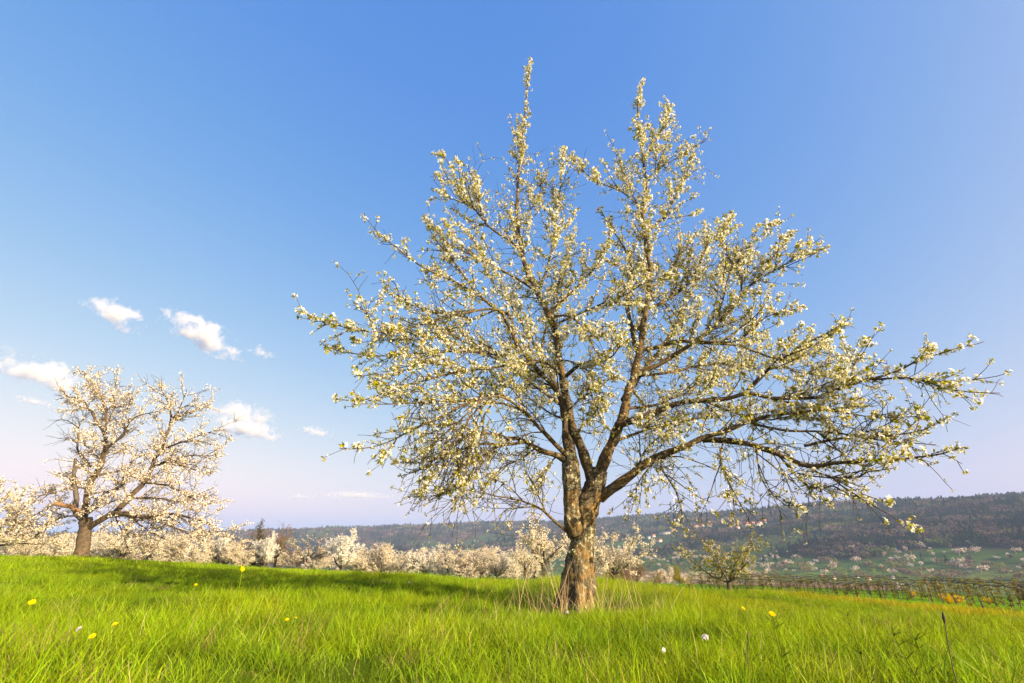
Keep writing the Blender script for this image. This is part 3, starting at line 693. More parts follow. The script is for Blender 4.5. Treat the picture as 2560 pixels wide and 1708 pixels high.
CL = cluster_protos(8, 31, (6, 9), .035); RO = leaf_protos(6, 47)
def build_cherry():
    root = empty('cherry_tree', TB)
    tag(root, 'large white-blossoming cherry tree with a thick forked trunk in the meadow', 'tree')
    # trunk: two stems grown together, swollen foot
    def bole(px, Ys, rad, nr, seed, k=56):
        P = np.array([at(x, y, Y) for (x, y), Y in zip(px, Ys)]); Q = resample(P, nr); u = np.linspace(0, 1, nr)
        rr = np.interp(u, np.linspace(0, 1, len(rad)), rad)
        T, U, W = frames(Q); a = np.arange(k) * 2 * math.pi / k; V = np.zeros((nr, k, 3))
        for i in range(nr):
            for j in range(k):
                dirv = math.cos(a[j]) * U[i] + math.sin(a[j]) * W[i]; q = Q[i]
                v = Vector((q[0] * 1 + dirv[0] * .22, q[1] + dirv[1] * .22, q[2] * .42))
                f = 1 + .16 * mnoise.noise(v * 5.2 + Vector((seed, 0, 0))) + .10 * mnoise.noise(Vector((dirv[0] * 2.4, dirv[1] * 2.4, q[2] * .9 + seed)))
                v2 = Vector((q[0] + dirv[0] * .22, q[1] + dirv[1] * .22, q[2] * .30))
                f += .15 * (abs(mnoise.noise(v2 * 17 + Vector((0, seed, 0)))) - .25) * 2
                f += .05 * mnoise.noise(Vector((q[0] + dirv[0] * .22, q[1] + dirv[1] * .22, q[2])) * 32)
                low = max(0, 1 - u[i] * 4.5) if seed < 2 else 0
                f += low * (.22 * max(0, mnoise.noise(v * 7 + Vector((9, 0, 0)))) + .16 * max(0, -dirv[0]) * math.sin(min(1, u[i] * 7) * math.pi))
                V[i, j] = q + dirv * rr[i] * f
        i = np.arange(nr - 1)[:, None] * k; j = np.arange(k)[None]; jn = (j + 1) % k
        return V.reshape(-1, 3), np.stack([i + j, i + jn, i + k + jn, i + k + j], -1).reshape(-1, 4)
    g = Geo()
    V, F = bole([(1441, 1530), (1441, 1495), (1445, 1460), (1450, 1420), (1455, 1370), (1458, 1320), (1462, 1282), (1478, 1240), (1490, 1205), (1500, 1175)], [6.5] * 10, [.20, .218, .212, .172, .153, .155, .172, .150, .125, .105], 110, 1.3)
    g.add(V, [F])
    V, F = bole([(1447, 1340), (1438, 1300), (1432, 1258), (1430, 1215), (1428, 1180), (1427, 1150), (1421, 1125)], [6.47] * 7, [.13, .15, .136, .122, .118, .112, .075], 60, 4.7, 40)
    g.add(V, [F])
    link('trunk', g.mesh('trunk', M['bark'], True, TB), root)
    singles = []
    for li, L in enumerate(LIMBS):
        rg_ = np.random.default_rng(500 + li); wood = branch_out(L, rg_)
        g = Geo()
        for P, rad in L.main: tube(g, P, rad * (1 + .10 * np.sin(np.arange(len(P)) * 1.7 + li) * (rad > .02)), sides(rad[0]))
        lo = link('limb', g.mesh('limb', M['limb'], True, TB), root); lo['label'] = L.note
        g = Geo()
        for P, rad in L.twigs: tube(g, P, rad, sides(rad[0]))
        tag(link('twigs', g.mesh('twigs', M['twig'], True, TB), lo), kind='stuff')
        X, D, W = [], [], []
        for P, w, t0 in wood:
            x, T = sample_along(P, .058 / max(.25, w ** .8), rg_, t0)
            v = rg_.normal(0, 1, x.shape); v -= T * (v * T).sum(1)[:, None]; v /= np.linalg.norm(v, axis=1)[:, None]
            D.append(v + T * .45 + np.array((0, 0, .25))); X.append(x + v * .008); W.append(np.full(len(x), w))
            D.append(T[-1:] + 0); X.append(P[-1:]); W.append([w])
        X = np.concatenate(X); D = np.concatenate(D); W = np.concatenate(W)
        h = np.clip((X[:, 2] - 1.0) / 2.4, 0, 1); pb = np.clip((.28 + .68 * h) * (.35 + .65 * W), 0, .96)   # full bloom above, leaf rosettes below
        keep = rg_.uniform(0, 1, len(X)) < np.clip(.55 + .4 * h + .15 * W, 0, .97); X, D, W, pb = X[keep], D[keep], W[keep], pb[keep]
        gap = np.array([mnoise.noise(Vector(p) * 5.5) + .6 * mnoise.noise(Vector(p) * 13.) for p in X])       # blossoms come in bunches with bare wood between
        ok = gap + rg_.normal(0, .12, len(X)) > -.10 - .10 * np.clip(W - .8, 0, .8); X, D, W, pb = X[ok], D[ok], W[ok], pb[ok]
        full = rg_.uniform(0, 1, len(X)) < pb
        Mx = frames_for(D, rg_); sc = rg_.uniform(.6, 1.3, len(X)) * np.clip(.62 + .34 * W, .6, 1.12)
        dist = np.linalg.norm(X - np.array((0, 0, CAM_Z)), axis=1)
        pick = np.argsort(np.where(full, dist, 99))[:26]
        single = np.zeros(len(X), bool); single[pick] = True; single &= full
        gp, gc, gl = Geo(), Geo(), Geo(); kind = rg_.integers(0, 8, len(X)); kr = rg_.integers(0, 6, len(X))
        for k in range(8):
            s = full & ~single & (kind == k)
            for gg, pr in zip((gp, gc, gl), CL[k]): stamp(gg, pr, X[s], Mx[s], sc[s])
            if k < 6:
                s = ~full & (kr == k)
                for gg, pr in zip((gp, gc, gl), RO[k]): stamp(gg, pr, X[s], Mx[s], sc[s])
        for nm, gg, mt in (('blossoms', gp, 'petal'), ('blossom_centres', gc, 'centre'), ('leaves', gl, 'leaf')):
            if gg.V: tag(link(nm, gg.mesh(nm, M[mt], False, TB), lo), kind='stuff')
        for i in np.where(single)[0]: singles.append((lo, X[i], Mx[i], sc[i], kind[i]))
    # the nearest blossom clusters, one by one
    cm = []
    for pet, cen, lea in CL:
        g = Geo(); fm = []
        for mi, pg in enumerate((pet, cen, lea)):
            for k, fs in pg.F.items(): fm.append((k, sum(len(f) for f in fs), mi))
        V = []; off = 0; F = []; mats = []
        for mi, pg in enumerate((pet, cen, lea)):
            for k, fs in pg.F.items():
                f = np.concatenate(fs) + off; F.append(f); mats += [mi] * len(f)
            V.append(np.concatenate(pg.V)); off += pg.n
        me = mesh_np('blossom_cluster', np.concatenate(V), F, [M['petal'], M['centre'], M['leaf']])
        me.polygons.foreach_set('material_index', np.array(mats, np.int32)); cm.append(me)
    for lo, x, mx, s, k in singles:
        o = link('blossom_cluster', cm[k], lo); m4 = Matrix(mx.tolist()).to_4x4(); m4 = Matrix.Translation(Vector(x - TB)) @ m4 @ Matrix.Scale(float(s), 4); o.matrix_local = m4
    return root
build_cherry()
# ------------------------------------------------------------------ orchard trees and shrubs
def puff_protos(n, seed, q=6, rad=.06, size=.05):
    rg_ = np.random.default_rng(seed); out = []
    for _ in range(n):
        g = Geo()
        for k in range(q):
            d = unit(rg_.normal(0, 1, 3)); Mx = rot_to(unit(d + rg_.normal(0, .5, 3)), rg_.uniform(0, 6.28)); s = size * rg_.uniform(.6, 1.2)
            V = np.array([(-s, 0, 0), (0, -s * .7, .2 * s), (s, 0, 0), (0, s * .7, .2 * s)]) * .5
            g.add(V @ Mx.T + d * rad * rg_.uniform(.2, 1), [[(0, 1, 2, 3)]])
        out.append(g)
    return out
PUFF = puff_protos(6, 5, 5); PUFF_L = puff_protos(4, 6, 4, .05, .05)

def grow_tree(seed, H, fork, trunk_r, n_limb, spread, up=.04, l1=1.0, bloom_ds=.16, leaf_frac=.12, droop=0.0, lean=0.0, base_ang=(.5, 1.0), bare=0.0, sub_ds=.26):
    """wood (points, radii) and blossom sites of a free-growing orchard tree; height H m"""
    rg_ = np.random.default_rng(seed); wood, sites = [], []
    top = np.array((lean * fork, 0, fork)); tr = resample(np.array([(0, 0, -.15), (lean * fork * .3 + rg_.normal(0, .03), rg_.normal(0, .03), fork * .5), top]), 8)
    wood.append((tr, np.array([1.35, 1.12, 1.0, .95, .92, .92, .95, .98]) * trunk_r))
    a0 = rg_.uniform(0, 6.28)
    for i in range(n_limb):
        a = a0 + i * 2 * math.pi / n_limb + rg_.normal(0, .25); lead = i == 0
        an = rg_.uniform(*base_ang) if not lead else rg_.uniform(.05, .3)
        d = np.array((math.cos(a) * math.sin(an), math.sin(a) * math.sin(an), math.cos(an)))
        L = (H - fork) * rg_.uniform(.85, 1.05) if lead else min((H - fork) / max(.35, math.cos(an)) * rg_.uniform(.62, .95), spread * rg_.uniform(.85, 1.25) / max(.4, math.sin(an)))
        P = grow(top - (0, 0, rg_.uniform(0, .15) * fork), d, L, max(6, int(L / .3)), up + rg_.uniform(-.03, .03), .11, rg_)
        r0 = trunk_r * rg_.uniform(.42, .62); wood.append((P, np.linspace(r0, .012, len(P))))
        T = np.gradient(P, axis=0)
        sites.append((P[len(P) // 2:], 1))
        for c in range(int(L / .30)):
            k = int(rg_.uniform(.18, .98) * (len(P) - 1)); t = k / (len(P) - 1)
            Lb = rg_.uniform(.5, 1.25) * l1 * (1 - .5 * t) * H / 5; hang = rg_.uniform() < droop
            B = grow(P[k], side_dir(unit(T[k]), rg_, rg_.uniform(.5, 1.1), -.3 if hang else .45), Lb, max(4, int(Lb / .18)), -.1 if hang else up * .8, .14, rg_)
            rb = max(.010, (1 - t) * r0 * .4); wood.append((B, np.linspace(rb, .006, len(B)))); sites.append((B, 1))
            TB_ = np.gradient(B, axis=0)
            for q in range(int(Lb / sub_ds) + 1):
                j = rg_.integers(1, len(B)); L2 = rg_.uniform(.15, .55) * H / 5
                C = grow(B[j], side_dir(unit(TB_[j]), rg_, rg_.uniform(.4, 1.0), -.2 if hang else .4), L2, 3, -.05 if hang else .05, .15, rg_)
                wood.append((C, np.linspace(.0075, .004, 4))); sites.append((C, 1))
    return wood, sites
def site_points(sites, ds, rg_, keep=1.0):
    X = np.concatenate([sample_along(P, ds, rg_)[0] for P, w in sites if len(P) > 1]); return X[rg_.uniform(0, 1, len(X)) < keep]
def puffs(X, rg_, protos, s0=.7, s1=1.35, jit=.04):
    g = Geo(); X = X + rg_.normal(0, jit, X.shape); k = rg_.integers(0, len(protos), len(X)); Mx = frames_for(rg_.normal(0, 1, X.shape), rg_); sc = rg_.uniform(s0, s1, len(X))
    for i, p in enumerate(protos): stamp(g, p, X[k == i], Mx[k == i], sc[k == i])
    return g
def tree_parts(root, wood, sites, seed, ds, leaf_frac, pet='petal_far', leaf='leaf_far', bark='far_bark', psize=1.0, n_trunk=1, limbs=True):
    rg_ = np.random.default_rng(seed + 900)
    g = Geo()
    for P, r in wood[:n_trunk]: tube(g, P, r, 10)
    link('trunk', g.mesh('trunk', M[bark], True), root)
    big = [(P, r) for P, r in wood[n_trunk:] if r[0] > .02]; thin = [(P, r) for P, r in wood[n_trunk:] if r[0] <= .02]
    if limbs:
        g = Geo()
        for P, r in big: tube(g, P, r, 7 if r[0] > .04 else 5)
        c = link('branches', g.mesh('branches', M[bark], True), root); c['kind'] = 'stuff'
        g = Geo()
        for P, r in thin: tube(g, P, r, 3)
        if g.V: link('twigs', g.mesh('twigs', M[bark], False), c)['kind'] = 'stuff'
    X = site_points(sites, ds, rg_)
    lf = rg_.uniform(0, 1, len(X)) < leaf_frac
    if (~lf).any() and pet:
        cr = link('crown', puffs(X[~lf], rg_, PUFF, .7 * psize, 1.35 * psize).mesh('crown', M[pet]), root); cr['kind'] = 'stuff'
    else: cr = root
    if lf.any(): link('leaves' if cr is not root else 'crown', puffs(X[lf], rg_, PUFF_L, .6 * psize, 1.2 * psize).mesh('leaves', M[leaf]), cr)['kind'] = 'stuff'

def orchard_proto(seed, H=5.0, name='blossom_tree', **kw):
    ds = kw.pop('ds', .066); lf = kw.pop('leaf_frac', .14); pet = kw.pop('pet', 'petal_far'); leaf = kw.pop('leaf', 'leaf_far'); ps = kw.pop('psize', 1.6); bark = kw.pop('bark', 'far_bark')
    args = dict(fork=1.2, trunk_r=.13, n_limb=8, spread=2.6, base_ang=(.45, 1.15), l1=1.25, sub_ds=.2); args.update(kw)
    w, s = grow_tree(seed, H, **args)
    root = empty(name, (0, 0, 0)); tree_parts(root, w, s, seed, ds, lf, pet, leaf, bark, ps); return root
PROTO = {
    'round_a': orchard_proto(11, pet='petal_pink'), 'round_b': orchard_proto(12, n_limb=9, spread=3.0),
    'tall_a': orchard_proto(13, fork=1.4, n_limb=7, spread=2.2, base_ang=(.3, .9), up=.05),
    'low_a': orchard_proto(14, fork=.7, n_limb=9, spread=2.9, base_ang=(.5, 1.25), ds=.058), 'low_b': orchard_proto(15, fork=.6, n_limb=9, spread=2.7, base_ang=(.5, 1.3), ds=.058),
    'sparse': orchard_proto(16, n_limb=6, spread=2.4, ds=.22, leaf_frac=.35),
    'spiky': orchard_proto(17, pet='petal', fork=.8, n_limb=9, spread=2.6, base_ang=(.2, 1.1), up=.07, l1=1.0, ds=.055),
    'bare': orchard_proto(18, fork=1.4, n_limb=8, spread=1.8, base_ang=(.15, .7), pet=None, leaf='brush', ds=.22, leaf_frac=1.0, psize=1.1, name='bare_tree'),
    'half_bare': orchard_proto(19, fork=1.1, n_limb=8, spread=3.0, base_ang=(.35, 1.1), up=.05, ds=.10, leaf_frac=.82, trunk_r=.14, leaf='leaf_olive', psize=1.8, name='fruit_tree'),
    'yellow': orchard_proto(20, fork=.7, n_limb=9, spread=1.9, pet=None, leaf='leaf_yellow', leaf_frac=1.0, ds=.085, psize=2.0, name='leafy_tree'),
    'olive': orchard_proto(21, fork=.4, n_limb=11, spread=2.3, base_ang=(.4, 1.3), pet=None, leaf='leaf_olive', leaf_frac=1.0, ds=.10, psize=1.9, name='shrub'),
    'orange': orchard_proto(22, fork=1.2, n_limb=7, spread=1.6, pet=None, leaf='leaf_orange', leaf_frac=1.0, ds=.12, psize=1.6, name='leafy_tree'),
    'brush': orchard_proto(23, fork=.3, n_limb=13, spread=2.6, base_ang=(.2, 1.1), pet=None, leaf='brush', leaf_frac=1.0, ds=.12, psize=1.5, name='thicket'),
    'forsythia': orchard_proto(24, fork=.3, n_limb=11, spread=2.6, base_ang=(.3, 1.3), pet=None, leaf='forsythia', leaf_frac=1.0, ds=.08, psize=2.0, name='flowering_shrub'),
}
PROTO_USED = set()
def plant(kind, px, r, top_py, label, cat='tree', group=None, name=None, wide=1.0, rz=None, sink=0.0):
    """a tree at photo column px, ground distance r, whose top reaches photo row top_py"""
    b = on_ground(px, r); top = at_r(px, top_py, r); H = max(.6, top[2] - b[2]); s = H / 5.0
    o = PROTO[kind] if kind not in PROTO_USED else copy_tree(PROTO[kind]); PROTO_USED.add(kind)
    if name: o.name = name
    o.location = (b[0], b[1], b[2] - sink); o.scale = (s * wide, s * wide, s); o.rotation_euler = (0, 0, rz if rz is not None else rng.uniform(0, 6.28))
    for k in ('group', 'label', 'category'):
        if k in o: del o[k]
    return tag(o, label, cat, group)
OG = 'blossoming trees of the orchard behind the meadow'
for a in [
    ('low_a', -45, 30, 1192, 'white blossoming tree cut off by the picture edge beside the gnarled tree', 1.15),
    ('low_b', 120, 52, 1318, 'small blossoming tree seen past the foot of the gnarled tree, away from the trunk', 1.2),
    ('round_a', 160, 60, 1335, 'pale blossoming tree just beside the gnarled trunk, toward the picture edge', 1.1),
    ('round_b', 300, 54, 1318, 'wide blossoming tree filling the gap right of the gnarled trunk', 1.3),
    ('tall_a', 357, 47, 1322, 'blossoming tree with a thin straight trunk under the gnarled tree', 1.15),
    ('low_a', 430, 50, 1335, 'low bushy blossoming tree under the end of the gnarled crown', 1.2),
    ('low_b', 478, 46, 1345, 'blossoming tree standing next to the pale stake', 1.1),
    ('spiky', 545, 50, 1330, 'blossoming tree in front of the dark conifer', 1.15),
    ('low_a', 610, 48, 1372, 'bushy blossoming tree in front of the bare brown wood', 1.15),
    ('spiky', 662, 49, 1326, 'blossoming tree with upright sprays at the edge of the bare wood', .9),
    ('sparse', 765, 56, 1322, 'thinly blossoming tree between the bare wood and the white pyramid-shaped tree', 1.0),
    ('low_b', 790, 50, 1385, 'short blossoming bush beside the white pyramid-shaped tree', 1.3),
    ('spiky', 858, 52, 1318, 'very white pyramid-shaped blossoming tree standing above the orchard row', 1.15),
    ('round_a', 948, 55, 1362, 'round blossoming tree next to the white pyramid-shaped one', 1.0),
    ('low_a', 1012, 60, 1372, 'distant blossoming bush between two round orchard trees', 1.1),
    ('round_b', 1058, 52, 1358, 'broad blossoming tree with a low dark trunk in the orchard row', 1.15),
    ('tall_a', 1122, 49, 1356, 'blossoming tree with a clear upright trunk in front of the yellowish tree', .9),
    ('round_a', 1205, 50, 1366, 'round blossoming tree right of the yellowish tree', 1.1),
    ('round_b', 1243, 47, 1372, 'orchard tree with a reddish leaning trunk', .95),
    ('low_b', 1286, 54, 1382, 'small blossoming tree in shade left of the tall orchard tree', 1.0),
    ('tall_a', 1312, 45, 1342, 'slim blossoming tree touching the tall orchard tree', .8),
    ('tall_a', 1358, 38, 1278, 'tall orchard tree with stout pale trunk just left of the cherry trunk', .95),
    ('round_b', 1530, 36, 1312, 'dark-limbed blossoming tree half hidden behind the cherry trunk', 1.0),
    ('low_a', 1640, 125, 1424, 'pinkish blossoming tree beyond the green field', 1.2),
    ('round_a', 1660, 140, 1418, 'whitish blossoming tree left of the yellow-green tree', 1.2),
    ('round_b', 1750, 135, 1420, 'pale blossoming tree right of the yellow-green tree', 1.4),
    ('low_b', 1890, 92, 1415, 'white bushy tree behind the nets of the trellis', 1.35),
    ('spiky', 2225, 100, 1452, 'white bush showing above the trellis rows', 1.6)]:
    plant(a[0], a[1], a[2], a[3], a[4], 'tree', OG, None, a[5] * (1.25 if a[2] < 100 else 1))
for k_ in range(34):
    x_ = 60 + k_ * 37 + (k_ * 53) % 23; r_ = 47 + (k_ * 29) % 15
    if 585 < x_ < 735: continue                       # here the bare brown wood shows
    plant(('low_a', 'low_b', 'round_a', 'spiky', 'low_a', 'round_b')[(k_ * 7) % 6], x_, r_, 1338 + (k_ * 37) % 52 + (14 if x_ > 800 else -20 if x_ < 620 else 0), 'blossoming tree packed among others in the dense middle rows of the orchard', 'tree', 'blossoming trees packed in the middle rows', None, 1.15 + (k_ % 4) * .12)
for k_, (x_, r_, ty_) in enumerate([(20, 64, 1335), (230, 66, 1325), (400, 66, 1340), (560, 64, 1345), (700, 66, 1360), (830, 68, 1372), (905, 70, 1368), (985, 68, 1376), (1090, 66, 1372), (1165, 66, 1378), (1270, 70, 1376), (1330, 62, 1370), (1440, 60, 1380), (1480, 70, 1385), (1590, 120, 1428), (1700, 150, 1432), (1790, 130, 1430), (1830, 120, 1432)]):
    plant(('round_a', 'low_a', 'low_b', 'sparse', 'round_b')[k_ % 5], x_, r_, ty_, 'blossoming tree in the back rows of the orchard, mostly hidden by nearer trees', 'tree', 'blossoming trees in the back rows', None, 1.25)
# other trees of the middle distance
plant('half_bare', 1812, 39.5, 1328, 'wide low fruit tree with open dark branches beside the trellis', 'tree', None, None, 1.4, 1.1)
plant('yellow', 1693, 110, 1406, 'round bright yellow-green tree beyond the green field', 'tree', None, None, 1.05)
plant('orange', 1163, 58, 1362, 'yellowish copper-leaved tree standing behind the orchard row', 'tree', None, None, 1.0)
plant('olive', 1716, 46, 1450, 'olive green bush standing on the green field beside the trellis', 'bush', 'shrubs', None, 1.1)
plant('olive', 1528, 70, 1410, 'olive green shrub just right of the cherry trunk', 'bush', 'shrubs', None, 1.2)
plant('olive', 1785, 88, 1432, 'yellowish shrub behind the low fruit tree', 'bush', 'shrubs', None, 1.3)
plant('brush', 1588, 92, 1390, 'tall brown leafless thicket right of the cherry trunk', 'thicket', 'thickets', None, 1.05)
plant('brush', 1556, 88, 1405, 'lower brown thicket between the cherry trunk and the tall thicket', 'thicket', 'thickets', None, 1.2)
plant('brush', 1640, 98, 1424, 'pinkish brown brush at the end of the green field', 'thicket', 'thickets', None, 1.3)
plant('half_bare', 1627, 46, 1432, 'small budding tree with a short trunk at the edge of the green field', 'tree', None, None, 1.0, .4)
plant('sparse', 1680, 46, 1448, 'thin young sapling on the green field', 'tree', None, 'sapling', .6)
BW = 'bare trees of the brown wood'
for x_, r_, ty_, l_ in [(590, 66, 1318, 'bare brown tree left of the dark conifer'), (655, 70, 1312, 'bare brown tree right of the dark conifer'), (690, 62, 1300, 'tallest bare brown tree at the right end of the brown wood'), (672, 58, 1335, 'low bare brown tree in front of the tallest bare one'), (724, 60, 1352, 'bare brown tree beside the thinly blossoming tree'), (745, 64, 1372, 'small bare brown tree at the foot of the thinly blossoming tree')]:
    plant('bare', x_, r_, ty_, l_, 'tree', BW)
for x_, r_, ty_, l_ in [(2335, 47, 1474, 'yellow flowering shrub at the near end of the trellis rows'), (2356, 49, 1476, 'brighter yellow flowering shrub beside the first one at the trellis'), (2432, 52, 1488, 'low yellow flowering shrub between the last trellis rows'), (2255, 60, 1470, 'small yellow flowering shrub behind the trellis wires')]:
    plant('forsythia', x_, r_, ty_, l_, 'bush', 'yellow flowering shrubs')
plant('brush', 2548, 40, 1430, 'shrub with pale blossom cut off by the picture edge beside the trellis', 'bush', None, None, 1.0)

def conifer(px, r, top_py, label):
    b = on_ground(px, r); H = at_r(px, top_py, r)[2] - b[2]; rg_ = np.random.default_rng(77)
    root = empty('conifer', b); g = Geo(); tube(g, np.array([(0, 0, -.2), (0, 0, H * .5), (0, 0, H * .98)]), np.array([.16, .1, .02]), 8); link('trunk', g.mesh('trunk', M['far_bark'], True), root)
    wood = []; 
    for i in range(90):
        z = H * (1 - (i / 90) ** .8 * .88); L = (H - z) * .30 + .25; a = rg_.uniform(0, 6.28)
        wood.append((grow((0, 0, z), (math.cos(a), math.sin(a), .15), L * rg_.uniform(.7, 1.15), 5, -.05, .08, rg_), 1))
    g = Geo()
    for P, _ in wood: tube(g, P, np.linspace(.02, .006, len(P)), 3)
    link('branches', g.mesh('branches', M['far_bark']), root)['kind'] = 'stuff'
    X = site_points(wood, .05, rg_); link('crown', puffs(X, rg_, PUFF, 1.4, 2.4, .07).mesh('crown', M['needle']), root)['kind'] = 'stuff'
    return tag(root, label, 'tree')
conifer(634, 68, 1298, 'dark conifer rising above the orchard beside the bare brown wood')

# ------------------------------------------------------------------ the gnarled old tree by the picture edge
LY = 20.6
def gnarled():
    B = at(203, 1388, LY); B[2] = gz(B[0], B[1]); root = empty('old_fruit_tree', B)
    tag(root, 'old gnarled white-blossoming fruit tree with cut and dead limbs on the meadow edge', 'tree')
    rg_ = np.random.default_rng(61)
    def tr(px, dy0, dy1, r0, r1, n=None):
        k = len(px); P = np.array([at(x, y, LY + dy0 + (dy1 - dy0) * i / (k - 1)) for i, (x, y) in enumerate(px)]); n = n or max(8, int(length(P) / .3)); Q = resample(P, n)
        return Q + rg_.normal(0, .02, Q.shape) * (np.linspace(0, 1, n)[:, None] > .1), np.linspace(r0, r1, n)
    g = Geo(); P, r = tr([(202, 1396), (204, 1375), (210, 1345), (215, 1322), (214, 1300)], 0, 0, .245, .22, 14); r = r * np.array([1.35, 1.2, 1.08] + [1] * 9 + [1.05, 1.1]); tube(g, P, r, 18); link('trunk', g.mesh('trunk', M['far_bark'], True, B), root)
    live = [tr([(212, 1310), (210, 1286), (220, 1224), (234, 1190), (255, 1155), (265, 1104), (255, 1073), (238, 1049), (220, 1018), (193, 994), (140, 1000)], 0, .3, .19, .015),
            tr([(262, 1115), (265, 1066), (262, 1020), (248, 983), (225, 950), (207, 926)], 0, .8, .09, .012),
            tr([(240, 1180), (262, 1130), (286, 1107), (310, 1090), (327, 1052), (362, 1035), (400, 1030)], .1, -.8, .09, .012), tr([(310, 1090), (315, 1040), (325, 1000), (337, 972)], 0, .6, .05, .012),
            tr([(265, 1066), (285, 1020), (290, 975), (283, 948)], .3, 1.3, .04, .012),
            tr([(214, 1325), (235, 1310), (255, 1300), (286, 1284), (327, 1288), (362, 1293), (430, 1285), (490, 1300), (544, 1314)], 0, -.8, .17, .012),
            tr([(286, 1284), (327, 1242), (362, 1207), (375, 1173), (390, 1140), (406, 1121), (424, 1073), (444, 1045), (500, 1020), (530, 1011)], -.1, .3, .16, .012),
            tr([(424, 1073), (425, 1030), (415, 990), (396, 957)], .2, .8, .06, .012), tr([(430, 1060), (460, 1000), (465, 975)], .2, -.6, .05, .012),
            tr([(406, 1121), (460, 1105), (510, 1085), (551, 1073)], 0, -.7, .06, .012), tr([(375, 1173), (413, 1155), (465, 1166), (527, 1190)], 0, .3, .08, .012), tr([(413, 1155), (480, 1140), (554, 1142)], 0, .9, .05, .012),
            tr([(362, 1207), (420, 1215), (470, 1240), (520, 1265)], -.1, -1.2, .06, .012), tr([(327, 1242), (390, 1245), (450, 1255), (500, 1290)], -.1, 1.4, .06, .012),
            tr([(220, 1224), (190, 1215), (155, 1226), (114, 1241), (95, 1262)], 0, -.9, .05, .012), tr([(205, 1290), (165, 1290), (120, 1310), (90, 1345)], 0, .7, .05, .012),
            tr([(234, 1190), (290, 1180), (330, 1160), (345, 1120)], 0, .9, .06, .012), tr([(234, 1190), (200, 1160), (190, 1150)], 0, .4, .05, .012), tr([(255, 1155), (215, 1115), (190, 1100)], 0, -.6, .05, .012), tr([(362, 1293), (400, 1305), (450, 1325), (490, 1345)], -.4, -1.4, .05, .012), tr([(327, 1288), (350, 1315), (385, 1335), (420, 1350)], -.3, -1.0, .05, .012), tr([(430, 1285), (480, 1310), (530, 1330), (560, 1345)], -.6, .3, .04, .012), tr([(286, 1284), (300, 1315), (325, 1345)], -.1, .8, .04, .012), tr([(220, 1230), (270, 1230), (310, 1210), (335, 1180)], 0, -1.2, .06, .012), tr([(212, 1290), (260, 1260), (300, 1250)], 0, -1., .06, .012)]
    dead = [tr([(208, 1300), (193, 1286), (188, 1241), (186, 1190), (188, 1146)], -.1, -.3, .12, .05), tr([(232, 1170), (212, 1150), (193, 1121), (196, 1073), (178, 1058), (155, 1049)], .1, .2, .06, .012), tr([(186, 1195), (165, 1190), (146, 1182)], -.2, -.4, .05, .03), tr([(196, 1073), (205, 1050), (215, 1040)], .2, .4, .03, .008), tr([(193, 1110), (180, 1100), (170, 1095)], .2, .1, .02, .006)]
    cut = [tr([(205, 1285), (186, 1272), (160, 1264), (137, 1259)], -.2, -.5, .10, .075)]
    g = Geo()
    for P, r in live: tube(g, P, r * .74 + .002, 9)
    lo = link('branches', g.mesh('branches', M['far_bark'], True, B), root); lo['kind'] = 'stuff'
    g = Geo(); sites = []
    for P, r in live:
        ln = length(P); T = np.gradient(P, axis=0); sites.append((P[len(P) // 2:], 1))
        for c in range(int(ln / .17)):
            k = int(rg_.uniform(.12, .99) * (len(P) - 1)); Lb = rg_.uniform(.5, 1.7) * (1 - .35 * k / len(P)); Bb = grow(P[k], side_dir(unit(T[k]), rg_, rg_.uniform(.5, 1.15), .3), Lb, 7, .01, .16, rg_)
            tube(g, Bb, np.linspace(.018, .007, 8), 4); sites.append((Bb, 1)); TB_ = np.gradient(Bb, axis=0)
            for q in range(int(Lb / .2) + 1):
                j = rg_.integers(1, 7); C = grow(Bb[j], side_dir(unit(TB_[j]), rg_, rg_.uniform(.4, 1.1), .2), rg_.uniform(.2, .65), 4, 0.0, .18, rg_); tube(g, C, np.linspace(.009, .005, 5), 3); sites.append((C, 1))
    link('twigs', g.mesh('twigs', M['far_bark'], False, B), lo)['kind'] = 'stuff'
    for P, r in dead:
        g = Geo(); tube(g, P, r, 8)
        for c in range(22 if r[-1] < .02 else 3):
            k = rg_.integers(len(P) // 3, len(P)); T = np.gradient(P, axis=0); Bb = grow(P[k], side_dir(unit(T[k]), rg_, rg_.uniform(.4, 1.), .3), rg_.uniform(.3, .9), 5, .02, .18, rg_); tube(g, Bb, np.linspace(.012, .005, 6), 3)
        o = link('dead_limb', g.mesh('dead_limb', M['dead'], True, B), root); o['label'] = 'bare dead limb of the gnarled tree'
    for P, r in cut:
        g = Geo(); tube(g, P, r, 10); o = link('cut_limb', g.mesh('cut_limb', M['cut'], True, B), root); o['label'] = 'sawn-off orange-brown limb stub'
    X = site_points(sites, .062, rg_); X = X[np.array([mnoise.noise(Vector(p) * 1.3) + .5 * mnoise.noise(Vector(p) * 3.1) for p in X]) + rg_.normal(0, .1, len(X)) > -.14]; lf = rg_.uniform(0, 1, len(X)) < .07
    PF = puff_protos(6, 15, 6, .05, .05)
    cr = link('crown', puffs(X[~lf], rg_, PF, .65, 1.2, .03).mesh('crown', M['petal_pink'],), root); cr.data.transform(Matrix.Translation(Vector(-B))); cr['kind'] = 'stuff'
    lv = link('leaves', puffs(X[lf], rg_, PUFF_L, .6, 1.1).mesh('leaves', M['leaf_far']), cr); lv.data.transform(Matrix.Translation(Vector(-B))); lv['kind'] = 'stuff'
gnarled()

